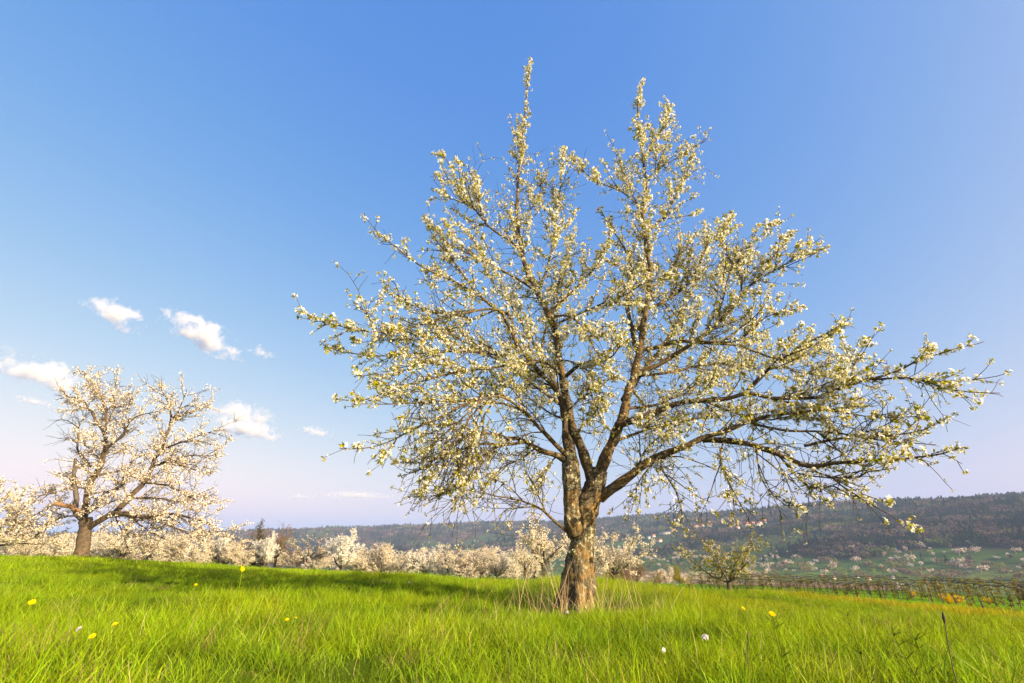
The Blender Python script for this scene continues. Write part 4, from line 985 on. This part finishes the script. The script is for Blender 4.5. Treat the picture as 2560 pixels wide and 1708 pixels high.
# ------------------------------------------------------------------ the valley and the wooded slopes
def crown_proto(seed, kind):
    rg_ = np.random.default_rng(seed); g = Geo()
    n = {'bare': 110, 'con': 90, 'leaf': 130}[kind]; lobes = [np.array((rg_.normal(0, .24), rg_.normal(0, .24), rg_.uniform(.35, .85), rg_.uniform(.16, .34))) for _ in range(6)]
    for _ in range(n):
        d = unit(rg_.normal(0, 1, 3)); q = rg_.uniform(.35, 1) ** .5
        if kind == 'con':
            h = rg_.uniform(.1, 1); a = rg_.uniform(0, 6.28); w = (1 - h) * .30 + .02
            c = np.array((math.cos(a) * w, math.sin(a) * w, h)); s = .13; nrm = np.array((math.cos(a), math.sin(a), .5))
        else:
            lb = lobes[rg_.integers(0, 6)]; c = lb[:3] + d * lb[3] * q; s = .12 if kind == 'leaf' else .14; nrm = d
        Mx = rot_to(unit(nrm + rg_.normal(0, .45, 3)), rg_.uniform(0, 6.28)); s *= rg_.uniform(.6, 1.3)
        V = np.array([(-s, -.4 * s, 0), (.5 * s, -s * .8, .1 * s), (s, .3 * s, 0), (-.2 * s, s * .8, .1 * s)]) * .62
        g.add(V @ Mx.T + c, [[(0, 1, 2, 3)]])
    tube(g, np.array([(0, 0, -.1), (0, 0, .5)]), np.array([.03, .02]), 3)
    return g
CR = [crown_proto(200 + i, 'bare') for i in range(5)] + [crown_proto(210 + i, 'con') for i in range(3)] + [crown_proto(220 + i, 'leaf') for i in range(4)]
def visible_sector(n, r0, r1, t0, t1):
    r = np.sqrt(rng.uniform(r0 * r0, r1 * r1, n)); t = np.radians(rng.uniform(t0, t1, n)); return r * np.sin(t), r * np.cos(t)
def woods():
    parts = []
    for n, r0, r1, t0, t1, sz in ((12500, 960, 1750, 8, 54, 10.5), (8500, 1600, 2450, 0, 54, 12.5), (10500, 1500, 3050, -50, 20, 14.)):
        x, y = visible_sector(n, r0, r1, t0, t1); parts.append((x, y, np.full(n, sz)))
    x = np.concatenate([p[0] for p in parts]); y = np.concatenate([p[1] for p in parts]); sz = np.concatenate([p[2] for p in parts]); N = len(x)
    th, r = polar(x, y); o = openness(x, y); n1 = field_noise(x, y, 95., 4.); n2 = field_noise(x, y, 260., 6.); n3 = field_noise(x, y, 45., 2.)
    keep = (rng.uniform(0, 1, N) > o * .93) & ~((r < 1330) & (th < 10) & (rng.uniform(0, 1, N) < .6))
    con = (n1 + .5 * n3 + rng.normal(0, .10, N) > .14) | (rng.uniform(0, 1, N) < .05); lf = (~con) & ((rng.uniform(0, 1, N) < .10 + .35 * (o > .4)) | (n2 - .4 * n3 > .38))
    idx = np.where(con, 5 + rng.integers(0, 3, N), np.where(lf, 8 + rng.integers(0, 4, N), rng.integers(0, 5, N)))
    C = np.tile(np.array((.115, .072, .058)), (N, 1)) * (1 + .25 * n3 + .2 * n2)[:, None]; C[:, 0] *= 1 + .25 * n1; 
    C = np.where(con[:, None], np.array((.018, .030, .016)) * (1 + .3 * n2)[:, None], C); C = np.where(lf[:, None], np.array((.10, .115, .032)) * (1 + .4 * n3)[:, None], C)
    C *= (rng.uniform(.6, 1.45, N) * np.clip(1 + 1.1 * field_noise(x, y, 150., 12.) + .7 * field_noise(x, y, 60., 15.), .35, 2.))[:, None]
    s = sz * rng.uniform(.7, 1.3, N) * np.where(con, 1.25, 1) * np.where(o > .4, .72, 1); scl = np.stack((s, s, s * rng.uniform(.85, 1.15, N)), 1)
    P = np.stack((x, y, ground(x, y) - .5), 1)
    rot = np.stack((rng.normal(0, .05, N), rng.normal(0, .05, N), rng.uniform(-3.1, 3.1, N)), 1)
    scatter('forest', [g.mesh('forest_crown', M['foliage_far']) for g in CR], P[keep], rot[keep], scl[keep], idx[keep], np.clip(C, .005, 1)[keep], 'bare brown and dark green forest covering the far valley slopes', 'forest')
woods()

M['far_white'] = leafy('far_white_blossom', [(0, (.42, .35, .32)), (1, (.70, .63, .58))], .2); M['far_pink'] = leafy('far_pink_blossom', [(0, (.46, .36, .31)), (1, (.64, .52, .46))], .2)
M['far_green'] = leafy('far_spring_green', [(0, (.15, .17, .03)), (1, (.25, .26, .05))], .2); M['far_olive'] = leafy('far_olive', [(0, (.15, .12, .05)), (1, (.23, .19, .08))], .2)
M['far_brown'] = leafy('far_brown', [(0, (.14, .095, .07)), (1, (.22, .15, .11))], .2)
HT = {k: [CR[8 + i].mesh('hillside_tree', M[k]) for i in range(4)] for k in ('far_white', 'far_pink', 'far_green', 'far_olive', 'far_brown')}
HLAB = {'far_white': ('white blossoming tree dotted on the lower slope across the valley', 'white trees on the far slope'),
        'far_pink': ('dull pinkish blossoming tree dotted on the lower slope across the valley', 'pinkish trees on the far slope'),
        'far_green': ('fresh light green tree near the foot of the far slope', 'light green trees on the far slope'),
        'far_olive': ('olive budding tree near the foot of the far slope', 'olive trees on the far slope'),
        'far_brown': ('round brown leafless tree near the foot of the far slope', 'brown trees on the far slope')}
def hill_tree(k, x, y, s, nm):
    o = bpy.data.objects.new(nm, HT[k][int(rng.integers(0, 4))]); col.objects.link(o)
    o.location = (x, y, gz(x, y) - .3); o.scale = (s, s, s * rng.uniform(.8, 1.05)); o.rotation_euler = (0, 0, rng.uniform(0, 6.28))
    return tag(o, HLAB[k][0], 'tree', HLAB[k][1])
def far_trees():
    n = 0
    # on the slope facing the meadow: blossom between the woods and the valley floor
    for k, cnt, r0, r1, t0, t1, s0, s1 in (('far_white', 80, 900, 1110, 24, 49, 4, 9), ('far_pink', 46, 880, 1100, 24, 49, 7, 12), ('far_green', 34, 830, 960, 22, 49, 7, 12), ('far_olive', 60, 830, 960, 22, 49, 7, 13),
                                           ('far_brown', 40, 840, 1000, 22, 49, 8, 13), ('far_white', 46, 1080, 1330, 8, 24, 4, 8), ('far_pink', 22, 1000, 1300, 8, 24, 7, 11), ('far_green', 12, 950, 1250, 8, 24, 7, 11),
                                           ('far_brown', 26, 950, 1300, 8, 24, 8, 12), ('far_white', 52, 1700, 2100, -14, 8, 4, 8), ('far_brown', 20, 1300, 1700, -14, 8, 9, 14)):
        x, y = visible_sector(cnt, r0, r1, t0, t1)
        for a, b in zip(x, y): hill_tree(k, a, b, rng.uniform(s0, s1), {'far_white': 'blossom_tree', 'far_pink': 'pink_blossom_tree', 'far_green': 'leafy_tree', 'far_olive': 'budding_tree', 'far_brown': 'bare_tree'}[k])
far_trees()

def house_parts(root, w, d, h, rh, wall, roof, n_win=3):
    g = Geo(); g.box((0, 0, h / 2), (w, d, h)); link('wall', g.mesh('wall', wall), root)
    g = Geo(); e = .5; V = [(-w / 2 - e, -d / 2 - e, h), (w / 2 + e, -d / 2 - e, h), (w / 2 + e, d / 2 + e, h), (-w / 2 - e, d / 2 + e, h), (-w / 2 - e, 0, h + rh), (w / 2 + e, 0, h + rh)]
    g.add(V, [[(0, 1, 5, 4), (2, 3, 4, 5), (0, 3, 2, 1)], [(0, 4, 3), (1, 2, 5)]]); link('roof', g.mesh('roof', roof), root)
    for i in range(n_win):
        for j in range(max(1, int(h // 3))):
            g = Geo(); g.box(((i + .5) / n_win * w - w / 2, -d / 2 - .03, 1.5 + j * 2.8), (1.2, .1, 1.4)); link('window', g.mesh('window', M['pane']), root)
HPROTO = []
for i, (w, d, h, rh, wl_, rf) in enumerate(((12, 10, 6, 4, 'wall', 'roof_red'), (15, 11, 6, 4.5, 'wall2', 'roof_red'), (11, 10, 5, 4, 'wall', 'roof_grey'), (34, 14, 7, 2.5, 'wall', 'roof_grey'))):
    r_ = empty('house', (0, 0, 0)); house_parts(r_, w, d, h, rh, M[wl_], M[rf], 3 if w < 20 else 8); HPROTO.append(r_)
hused = set()
def house(kind, px, r, label, group, rz=None, s=1.0, nm='house'):
    o = HPROTO[kind] if kind not in hused else copy_tree(HPROTO[kind]); hused.add(kind); o.name = nm
    p = on_ground(px, r); o.location = (p[0], p[1], p[2] - .6); o.scale = (s, s, s)
    o.rotation_euler = (0, 0, (-math.atan2(p[0], p[1]) + rng.uniform(-.6, .6)) if rz is None else rz)
    for k in ('group', 'label', 'category'):
        if k in o: del o[k]
    return tag(o, label, 'house', group)
G1 = 'houses of the hamlet on the far slope'
house(2, 1628, 1560, 'small white house left of the long white building on the far slope', G1)
house(0, 1640, 1590, 'white house touching the left end of the long white building', G1)
house(3, 1672, 1600, 'long low white building above the green pasture', G1, None, 1.0, 'long_building')
house(1, 1692, 1625, 'cream house at the right end of the long white building', G1)
house(0, 1655, 1470, 'small house low on the green pasture', G1)
house(1, 1752, 1640, 'red-roofed house at the left of the hillside village row', G1); house(0, 1768, 1650, 'white house second in the hillside village row', G1); house(1, 1788, 1640, 'house at the right of the hillside village row', G1)
house(1, 1882, 1560, 'big red-roofed house under the right wind turbine', G1, None, 1.35); house(0, 1858, 1545, 'white house left of the big red-roofed one', G1); house(1, 1898, 1580, 'cream house just right of the big red-roofed one', G1)
for k_, (x_, r_) in enumerate([(1918, 1570), (1842, 1560), (1912, 1550), (1868, 1600), (1930, 1600)]): house(k_ % 3, x_, r_, 'small house among trees near the big red-roofed house', 'small houses near the big red-roofed house')
for k_ in range(13): house(k_ % 3, 2405 + k_ * 12.5, 1985 + (k_ * 37) % 60, 'small house in the row along the skyline ridge', 'houses along the skyline ridge')
for k_ in range(30): house((0, 1, 2)[k_ % 3], 1130 + (k_ * 41) % 110, 1480 + (k_ * 67) % 330, 'little pale house of the town down in the valley behind the orchard', 'houses of the valley town')
for k_ in range(9): house((0, 1, 2)[k_ % 3], 735 + (k_ * 29) % 120, 1500 + (k_ * 53) % 260, 'little pale house in the valley seen past the white pyramid-shaped tree', 'houses in the valley beyond the orchard')
for k_ in range(6): house((2, 0, 2)[k_ % 3], 1985 + k_ * 41 + (k_ * 17) % 29, 835 + (k_ * 23) % 45, 'low building on the valley floor beyond the trellis', 'buildings on the valley floor', None, .45)

def turbine(px, py_hub, r, label, rot):
    b = on_ground(px, r); hub = at_r(px, py_hub, r); H = hub[2] - b[2]; root = empty('wind_turbine', b)
    g = Geo(); tube(g, np.array([(0, 0, -1), (0, 0, H * .5), (0, 0, H)]), np.array([2.6, 2.1, 1.5]), 14); link('mast', g.mesh('mast', M['mast'], True), root)
    az = -math.atan2(b[0], b[1]); g = Geo(); g.box((0, -1.5, H + .6), (3.2, 9, 3.4)); link('nacelle', g.mesh('nacelle', M['mast']), root).rotation_euler = (0, 0, az + .7)
    for k in range(3):
        a = rot + k * 2.094; g = Geo(); d = np.array((math.sin(a), 0, math.cos(a))); P = np.array([d * t for t in (1, 8, 20, 42)]); tube(g, P, np.array([1.2, 1.7, 1.1, .25]), 6)
        o = link('blade', g.mesh('blade', M['mast'], True), root); o.rotation_euler = (0, 0, az + .7); o.location = (5 * math.sin(az + .7), -5 * math.cos(az + .7), H + .6)
    tag(root, label, 'wind turbine', 'wind turbines on the ridge')
turbine(1851, 1222, 2650, 'white wind turbine on the ridge, rightmost of three', .35)
turbine(1757, 1240, 3000, 'white wind turbine on the ridge, middle one of three', .9)
turbine(1706, 1243, 3200, 'white wind turbine on the ridge, leftmost of three', 1.5)

# ------------------------------------------------------------------ trellis rows of the fruit plantation
def trellis(pa, ra, pb, rb, label, n_post, h=1.4, bushy=True, seed=1):
    A, B = on_ground(pa, ra), on_ground(pb, rb); rg_ = np.random.default_rng(seed); root = empty('trellis_row', A); A0 = A.copy()
    rel = lambda p: np.asarray(p) - A0
    gp = Geo(); tube(gp, np.array([(0, 0, -.3), (0, 0, h)]), np.array([.032, .028]), 7); pm = gp.mesh('post', M['post'], True)
    tops = []
    for i in range(n_post):
        p = A + (B - A) * i / (n_post - 1); z = gz(p[0], p[1]); o = link('post', pm, root, rel((p[0], p[1], z))); o.rotation_euler = (rg_.normal(0, .03), rg_.normal(0, .03), 0); tops.append(np.array((p[0], p[1], z)))
    tops = np.array(tops)
    for hh in (h * .35, h * .6, h * .85):
        g = Geo(); tube(g, tops - A0 + (0, 0, hh), np.full(n_post, .012), 3); link('wire', g.mesh('wire', M['wire']), root)
    g = Geo()
    for i in range(n_post - 1):
        t = np.linspace(0, 1, 9)[:, None]; P = tops[i] * (1 - t) + tops[i + 1] * t; P[:, 2] += h - .10 * np.sin(math.pi * t[:, 0]) * rg_.uniform(.6, 1.4); tube(g, P - A0, .025 + .03 * rg_.uniform(0, 1, 9), 5)
    link('rolled_net', g.mesh('rolled_net', M['net'], True), root)
    if bushy:
        ln = float(np.linalg.norm(B - A)); n = n_post - 1 if bushy == 'posts' else int(ln / .75); g = Geo(); X = []
        for i in range(n):
            p = A + (B - A) * (i + (rg_.uniform(.02, .1) if bushy == 'posts' else rg_.uniform(.2, .8))) / n; z = gz(p[0], p[1]); st = grow((p[0], p[1], z), (0, 0, 1), h * .95, 6, .05, .06, rg_); tube(g, st - A0, np.linspace(.025, .008, 7), 4)
            for q in range(30 if bushy == 'posts' else 16):
                k = rg_.integers(1, 7); br = grow(st[k], side_dir(np.array((0, 0, 1.)), rg_, 1.1, .2), rg_.uniform(.15, .4), 3, .02, .2, rg_); tube(g, br - A0, np.linspace(.009, .004, 4), 3); X.append((br, 1))
        link('fruit_bushes', g.mesh('fruit_bushes', M['far_bark']), root)['kind'] = 'stuff'
        xs = site_points(X, .055, rg_) - A0; link('leaves', puffs(xs, rg_, PUFF_L, .9, 1.6, .05).mesh('leaves', M['leaf_far']), root)['kind'] = 'stuff'
    tag(root, label, 'trellis', 'trellis rows of the fruit plantation')
trellis(1755, 52, 2290, 48, 'front trellis row of posts, wires and rolled nets behind the low fruit tree', 20, 1.2, True, 1)
trellis(1720, 60, 2320, 55, 'second trellis row just behind the front one', 18, 1.3, True, 2)
trellis(1740, 70, 2300, 63, 'third trellis row seen through the second one', 15, 1.45, True, 3)
trellis(1760, 82, 2260, 73, 'rearmost trellis row with its nets against the valley floor', 13, 1.6, False, 4)
trellis(2296, 46.5, 2660, 38, 'near end of the plantation with slender fruit trees tied to single posts', 11, 1.55, 'posts', 11)
trellis(2310, 57, 2680, 47, 'second line of slender tied fruit trees behind the yellow shrubs', 11, 1.6, 'posts', 12)
trellis(2300, 70, 2700, 58, 'farthest line of slender tied fruit trees near the picture edge', 11, 1.7, 'posts', 13)
# a pale stake by the orchard
p_ = on_ground(459, 41); g_ = Geo(); tube(g_, np.array([(0, 0, -.2), (.01, 0, .9), (.03, 0, 1.75)]), np.array([.045, .042, .04]), 8)
tag(link('wooden_stake', g_.mesh('wooden_stake', M['post'], True), None, p_), 'pale wooden stake leaning among the blossoming orchard trees', 'stake')
# ------------------------------------------------------------------ flowers and stalks in the meadow
def blade(g, P, w, face):
    P = np.asarray(P); n = len(P); sd_ = np.array((math.cos(face), math.sin(face), 0)); V = []
    for i, p in enumerate(P): ww = w * (1 - .85 * (i / (n - 1)) ** 2) / 2; V += [p - sd_ * ww, p + sd_ * ww]
    g.add(V, [[(2 * i, 2 * i + 1, 2 * i + 3, 2 * i + 2) for i in range(n - 1)]])
def stem_to(head, seed, r=.002, bend=.03):
    rg_ = np.random.default_rng(seed); hx, hy, hz = head; b = np.array((hx + rg_.normal(0, bend), hy + rg_.normal(0, bend), 0)); b[2] = gz(b[0], b[1]) - .02
    return b, resample(np.array([b, (b + head) / 2 + rg_.normal(0, bend * .4, 3), np.array(head)]), 10)
def petals_disc(g, c, nrm, R_, n, rg_, rings=3):
    Mx = rot_to(nrm, rg_.uniform(0, 6)); 
    for q in range(rings):
        for i in range(n):
            a = 2 * math.pi * (i + .5 * q) / n + rg_.normal(0, .06); rr = R_ * (1 - .28 * q) * rg_.uniform(.88, 1.08); w = .20
            V = np.array([(0, 0, 0), (rr * .6 * math.cos(a - w), rr * .6 * math.sin(a - w), rr * .18 * (q + .6)), (rr * math.cos(a), rr * math.sin(a), rr * .22 * (q + .4)), (rr * .6 * math.cos(a + w), rr * .6 * math.sin(a + w), rr * .18 * (q + .6))])
            g.add(V @ Mx.T + c, [[(0, 1, 2, 3)]])
def dandelion(px, py, r, label, R_=.019, seed=0, nod=(.2, -.7, .8), group='yellow meadow flowers', name='dandelion'):
    h = at_r(px, py, r); rg_ = np.random.default_rng(seed + 40); b, P = stem_to(h, seed); root = empty(name, b)
    g = Geo(); tube(g, P - b, np.full(10, .0022), 6); link('stem', g.mesh('stem', M['weed'], True), root)
    g = Geo(); petals_disc(g, h - b, unit(np.array(nod) + rg_.normal(0, .15, 3)), R_, 16, rg_); link('flower_head', g.mesh('flower_head', M['yellow']), root)
    g = Geo(); tube(g, np.array([h - b - (0, 0, .012), h - b + (0, 0, .001)]), np.array([.003, .007]), 8); link('calyx', g.mesh('calyx', M['weed'], True), root)
    tag(root, label, 'flower', group)
dandelion(1930, 1535, 2.9, 'open yellow flower on a tall stalk in front of the reddish grass', .018, 1)
dandelion(1858, 1521, 3.8, 'smaller yellow flower behind the tall-stalked one', .013, 2)
dandelion(606, 1423, 3.4, 'nodding yellow flower standing above the grass before the orchard', .017, 3, (.8, -.4, .35))
dandelion(80, 1506, 3.6, 'broad yellow flower in the grass below the gnarled tree', .018, 4)
dandelion(232, 1590, 2.9, 'bright yellow dandelion deep in the grass near the picture corner', .015, 5)
dandelion(718, 1549, 3.8, 'small round yellow dandelion in the middle of the grass', .015, 6)
dandelion(740, 1545, 3.9, 'yellow bud beside the small round dandelion', .008, 7)
dandelion(288, 1560, 3.3, 'half-hidden orange-yellow dandelion above the bright one', .014, 8)
dandelion(490, 1462, 5.5, 'tiny yellow flower on the far side of the grass below the orchard', .016, 9)
def cuckoo(px, py, r, label, seed, n=9, spread=.022):
    h = at_r(px, py, r); rg_ = np.random.default_rng(seed); b, P = stem_to(h, seed); root = empty('cuckoo_flower', b)
    g = Geo(); tube(g, P - b, np.full(10, .0014), 5); link('stem', g.mesh('stem', M['weed'], True), root)
    g = Geo()
    for i in range(n):
        d = unit(rg_.normal(0, 1, 3) + (0, 0, .6)); c = h - b + d * spread * rg_.uniform(.4, 1); petals_disc(g, c, unit(d + (0, -.3, .2)), .0085, 4, rg_, 1)
        V, F = flower_geo(rg_, 4, .008); g.add(V @ rot_to(d, 0).T + c, [F])
    link('flowers', g.mesh('flowers', M['lilac']), root)
    g = Geo()
    for i in range(5):
        k = 1 + i; d = unit(rg_.normal(0, 1, 3) * (1, 1, .3) + (0, 0, .6)); blade(g, [P[k] - b, P[k] - b + d * .02, P[k] - b + d * .045], .003, rg_.uniform(0, 6))
    link('leaves', g.mesh('leaves', M['weed']), root); tag(root, label, 'flower', 'lilac-white cuckoo flowers')
cuckoo(1763, 1597, 2.6, 'lilac-white cuckoo flower, fullest of its kind, right of the cherry trunk', 1, 9, .016)
cuckoo(1659, 1626, 2.5, 'small lilac-white cuckoo flower bud cluster low in the grass', 2, 4, .009)
cuckoo(1417, 1531, 5.2, 'pale cuckoo flower just in front of the cherry trunk', 3, 7, .02)
cuckoo(1023, 1456, 9.5, 'tiny pale flower in the grass before the orchard row', 4, 6, .02)
cuckoo(200, 1576, 3.1, 'dull pink flower low in the grass near the picture corner', 5, 5, .012)
def weed(pts, r, label, seed, leafy_n=16):
    rg_ = np.random.default_rng(seed); top = at_r(*pts[0], r); b, P = stem_to(top, seed, bend=.02); root = empty('tall_weed', b)
    g = Geo(); tube(g, P - b, np.linspace(.0034, .0016, 10), 6); link('stem', g.mesh('stem', M['weed'], True), root)
    g = Geo(); gd = Geo()
    for i in range(leafy_n):
        k = rg_.integers(3, 10); a = rg_.uniform(0, 6.28); d = unit(np.array((math.cos(a), math.sin(a), .55))); L = rg_.uniform(.025, .075); c = P[k] - b
        blade(g, [c, c + d * L * .5, c + d * L + (0, 0, -.008)], .004, a + 1.57)
        for q in (-.6, .6):
            d2 = unit(np.array((math.cos(a + q), math.sin(a + q), .5))); blade(gd, [c + d * L * .4, c + d * L * .4 + d2 * L * .35, c + d * L * .4 + d2 * L * .65], .003, a + q + 1.57)
    link('leaves', g.mesh('leaves', M['weed_dark']), root); link('leaflets', gd.mesh('leaflets', M['weed']), root)
    tag(root, label, 'weed', 'tall leafy weeds')
weed([(1930, 1552)], 2.0, 'tall green weed stalk with narrow leaves under the yellow flower', 1, 20)
weed([(2118, 1540)], 2.1, 'tall green weed stalk standing alone before the reddish grass', 2, 20)
weed([(2235, 1590)], 2.0, 'leafy weed with dark curled leaflets near the picture corner', 3, 26)
weed([(2290, 1600)], 2.1, 'second leafy weed with dark leaflets closest to the picture corner', 4, 24)
weed([(1866, 1560)], 2.4, 'slim bare green stalk left of the tall weed', 5, 4)
def plantain(px, py, r, label, L=.05):
    h = at_r(px, py, r); b, P = stem_to(h, 9, bend=.02); root = empty('ribwort_plantain', b); d = unit(P[-1] - P[-2])
    g = Geo(); tube(g, P - b, np.full(10, .0015), 5); link('stem', g.mesh('stem', M['seed'], True), root)
    g = Geo(); t = np.linspace(0, 1, 9); tube(g, (h - b) + d * (t[:, None] - .6) * L, .0048 * np.sin(np.clip(t, .06, .97) * math.pi) ** .5, 8); link('seed_head', g.mesh('seed_head', M['seed'], True), root)
    tag(root, label, 'plant')
plantain(2359, 1541, 2.2, 'dark brown seed head standing up out of the reddish grass', .032)
plantain(1871, 1588, 2.6, 'short dark seed head between the two tall weeds', .035)
def big_blade(pts, r, label, w):
    P = np.array([at_r(x, y, r + k * .03) for k, (x, y) in enumerate(pts)]); P[0][2] = gz(P[0][0], P[0][1]); P = resample(P, 9); g = Geo(); blade(g, P - P[0], w, .2); g.add(np.concatenate(g.V) + (0, .0012, 0), [np.concatenate(g.F[4])[:, ::-1] * 1])
    tag(link('grass_blade', g.mesh('grass_blade', M['weed']), None, P[0]), label, 'grass blade', 'single broad grass blades')
big_blade([(2116, 1790), (2106, 1690), (2094, 1590)], 1.05, 'single broad out-of-place grass blade rising at the bottom edge', .008)
big_blade([(1610, 1790), (1588, 1700), (1556, 1645)], 1.15, 'broad yellowish grass blade slanting up at the bottom edge right of the trunk', .008)
big_blade([(250, 1790), (330, 1700), (420, 1655)], 1.2, 'long grass blade leaning over near the bottom corner', .006)

# dry stalks round the cherry foot
def dry_grass():
    rg_ = np.random.default_rng(5); g = Geo(); base = TB
    for i in range(480):
        a = rg_.uniform(0, 6.28); q = rg_.gamma(2.0, .24) + .18; x = base[0] + math.cos(a) * q * 1.25; y = base[1] + math.sin(a) * q * .75 - .12; z = gz(x, y)
        tall = rg_.uniform() < .10; L = rg_.uniform(.4, .95) if tall else rg_.uniform(.18, .48); d = unit(np.array((rg_.normal(.05, .28), rg_.normal(0, .28), 1.0 if tall else rg_.uniform(.15, 1))))
        P = grow((x, y, z), d, L, 6, -.03 if tall else -.14, .06, rg_); blade(g, P, rg_.uniform(.0025, .005), rg_.uniform(0, 6.28))
    for i in range(36):      # thin stalks standing against the bark
        x = base[0] + rg_.uniform(-.26, .26); y = base[1] - rg_.uniform(.2, .34); P = grow((x, y, gz(x, y)), (rg_.normal(0, .2), .1, 1), rg_.uniform(.35, .75), 7, .01, .08, rg_); blade(g, P, .004, rg_.uniform(-.4, .4))
    tag(link('dry_grass', g.mesh('dry_grass', M['dry'], False, base), None, base), 'pale dry grass stalks round the foot of the cherry tree', 'dry grass', kind='stuff')
    g = Geo()
    for i in range(230):
        r = rg_.uniform(2.2, 10); t = R(rg_.uniform(-50, 50)); x, y = r * math.sin(t), r * math.cos(t); z = gz(x, y)
        P = grow((x, y, z), (rg_.normal(.05, .25), rg_.normal(0, .25), 1), rg_.uniform(.10, .24), 5, -.03, .08, rg_); blade(g, P, rg_.uniform(.0018, .0035), rg_.uniform(0, 6.28))
    tag(link('dry_stalks', g.mesh('dry_stalks', M['dry'])), 'dry straw-coloured stalks scattered through the green meadow', 'dry grass', kind='stuff')
dry_grass()

# ------------------------------------------------------------------ clouds
def cloud(px, py, wpx, hpx, label, alt=1500., dens=1.0, seed=0.0, tiltv=0.0, thr=.0):
    a, fw, z = ray(px, py); el = math.atan2(z, math.hypot(a, fw)); r = alt / math.tan(el); c = at_r(px, py, r); dist = math.hypot(r, alt); k = dist / math.sqrt(a * a + fw * fw + z * z)
    sx, sz = wpx * k / 2, hpx * k / 2
    bm_ = bpy.data.meshes.new('cloud'); import bmesh
    b = bmesh.new(); bmesh.ops.create_icosphere(b, subdivisions=3, radius=1.0); b.to_mesh(bm_); b.free()
    m, n, l, out = new_mat('cloud_vapour_%d' % int(px)); tc = n.new('ShaderNodeTexCoord'); mp = n.new('ShaderNodeMapping'); mp.inputs['Location'].default_value = (seed, seed * .37, 0); mp.inputs['Scale'].default_value = (sx / sz, sx * .7 / sz, 1)
    l.new(tc.outputs['Object'], mp.inputs[0]); nz = noise_tex(n, l, mp.outputs[0], 1.3, 9, .66)
    ln = n.new('ShaderNodeVectorMath'); ln.operation = 'LENGTH'; l.new(tc.outputs['Object'], ln.inputs[0])
    sp = n.new('ShaderNodeSeparateXYZ'); l.new(tc.outputs['Object'], sp.inputs[0])
    fall = mathn(n, l, 'SUBTRACT', 1.0, ln.outputs['Value'])
    low = mathn(n, l, 'MULTIPLY', mathn(n, l, 'MINIMUM', mathn(n, l, 'ADD', sp.outputs[2], .25), 0.0), 2.2)      # flat base
    v = mathn(n, l, 'ADD', mathn(n, l, 'ADD', fall, low), mathn(n, l, 'MULTIPLY', mathn(n, l, 'SUBTRACT', nz.outputs[0], .60 + thr), 4.2))
    v = mathn(n, l, 'MULTIPLY', mathn(n, l, 'MAXIMUM', v, 0.0), dens * 5.0 / sz)
    pv = n.new('ShaderNodeVolumePrincipled'); pv.inputs['Color'].default_value = (.985, .985, .99, 1); pv.inputs['Anisotropy'].default_value = .2; l.new(v, pv.inputs['Density']); l.new(pv.outputs[0], out.inputs['Volume'])
    bm_.materials.append(m); o = link('cloud', bm_); o.location = c; o.scale = (sx, sx * .7, sz); o.rotation_euler = (0, tiltv, -math.atan2(a, fw)); tag(o, label, 'cloud', 'small white clouds')
cloud(283, 790, 150, 100, 'small bright puffy cloud, highest of the group', 1500, 1.0, 1.0, .30)
cloud(505, 842, 230, 90, 'long bright cloud slanting down right of the highest one', 1500, 1.0, 2.3, .30)
cloud(655, 882, 75, 40, 'little wisp at the end of the long slanting cloud', 1500, .35, 3.1, .1)
cloud(100, 938, 270, 105, 'broad white cloud touching the top of the gnarled tree', 1500, .9, 4.4, .22)
cloud(600, 1038, 190, 75, 'upper half of the double cloud right of the gnarled tree', 1500, .6, 5.2, .1)
cloud(615, 1075, 200, 62, 'lower brighter half of the double cloud right of the gnarled tree', 1500, .9, 6.7, .12)
cloud(790, 1081, 100, 34, 'thin faint wisp between the gnarled tree and the cherry', 1500, .35, 7.9, .1)
cloud(85, 1005, 90, 26, 'small flat wisp left of the gnarled crown', 1500, .4, 8.8, .1)
cloud(890, 1240, 230, 24, 'faint flat streak of cloud low over the far hills', 1500, .22, 9.6, 0)
cloud(750, 1243, 90, 20, 'short faint streak beside the flat streak of cloud', 1500, .18, 11.6, 0)

# ------------------------------------------------------------------ haze over the valley
def haze():
    g = Geo(); g.box((0, 0, 0), (2, 2, 2)); m, n, l, out = new_mat('valley_haze')
    pv = n.new('ShaderNodeVolumePrincipled'); pv.inputs['Color'].default_value = (.46, .62, 1.0, 1); pv.inputs['Density'].default_value = .00012; pv.inputs['Anisotropy'].default_value = .0
    l.new(pv.outputs[0], out.inputs['Volume'])
    o = link('haze', g.mesh('haze', m)); o.scale = (10000, 10000, 180); o.location = (0, 0, 110); tag(o, 'thin bluish haze lying over the whole valley', 'haze', kind='stuff')
haze()
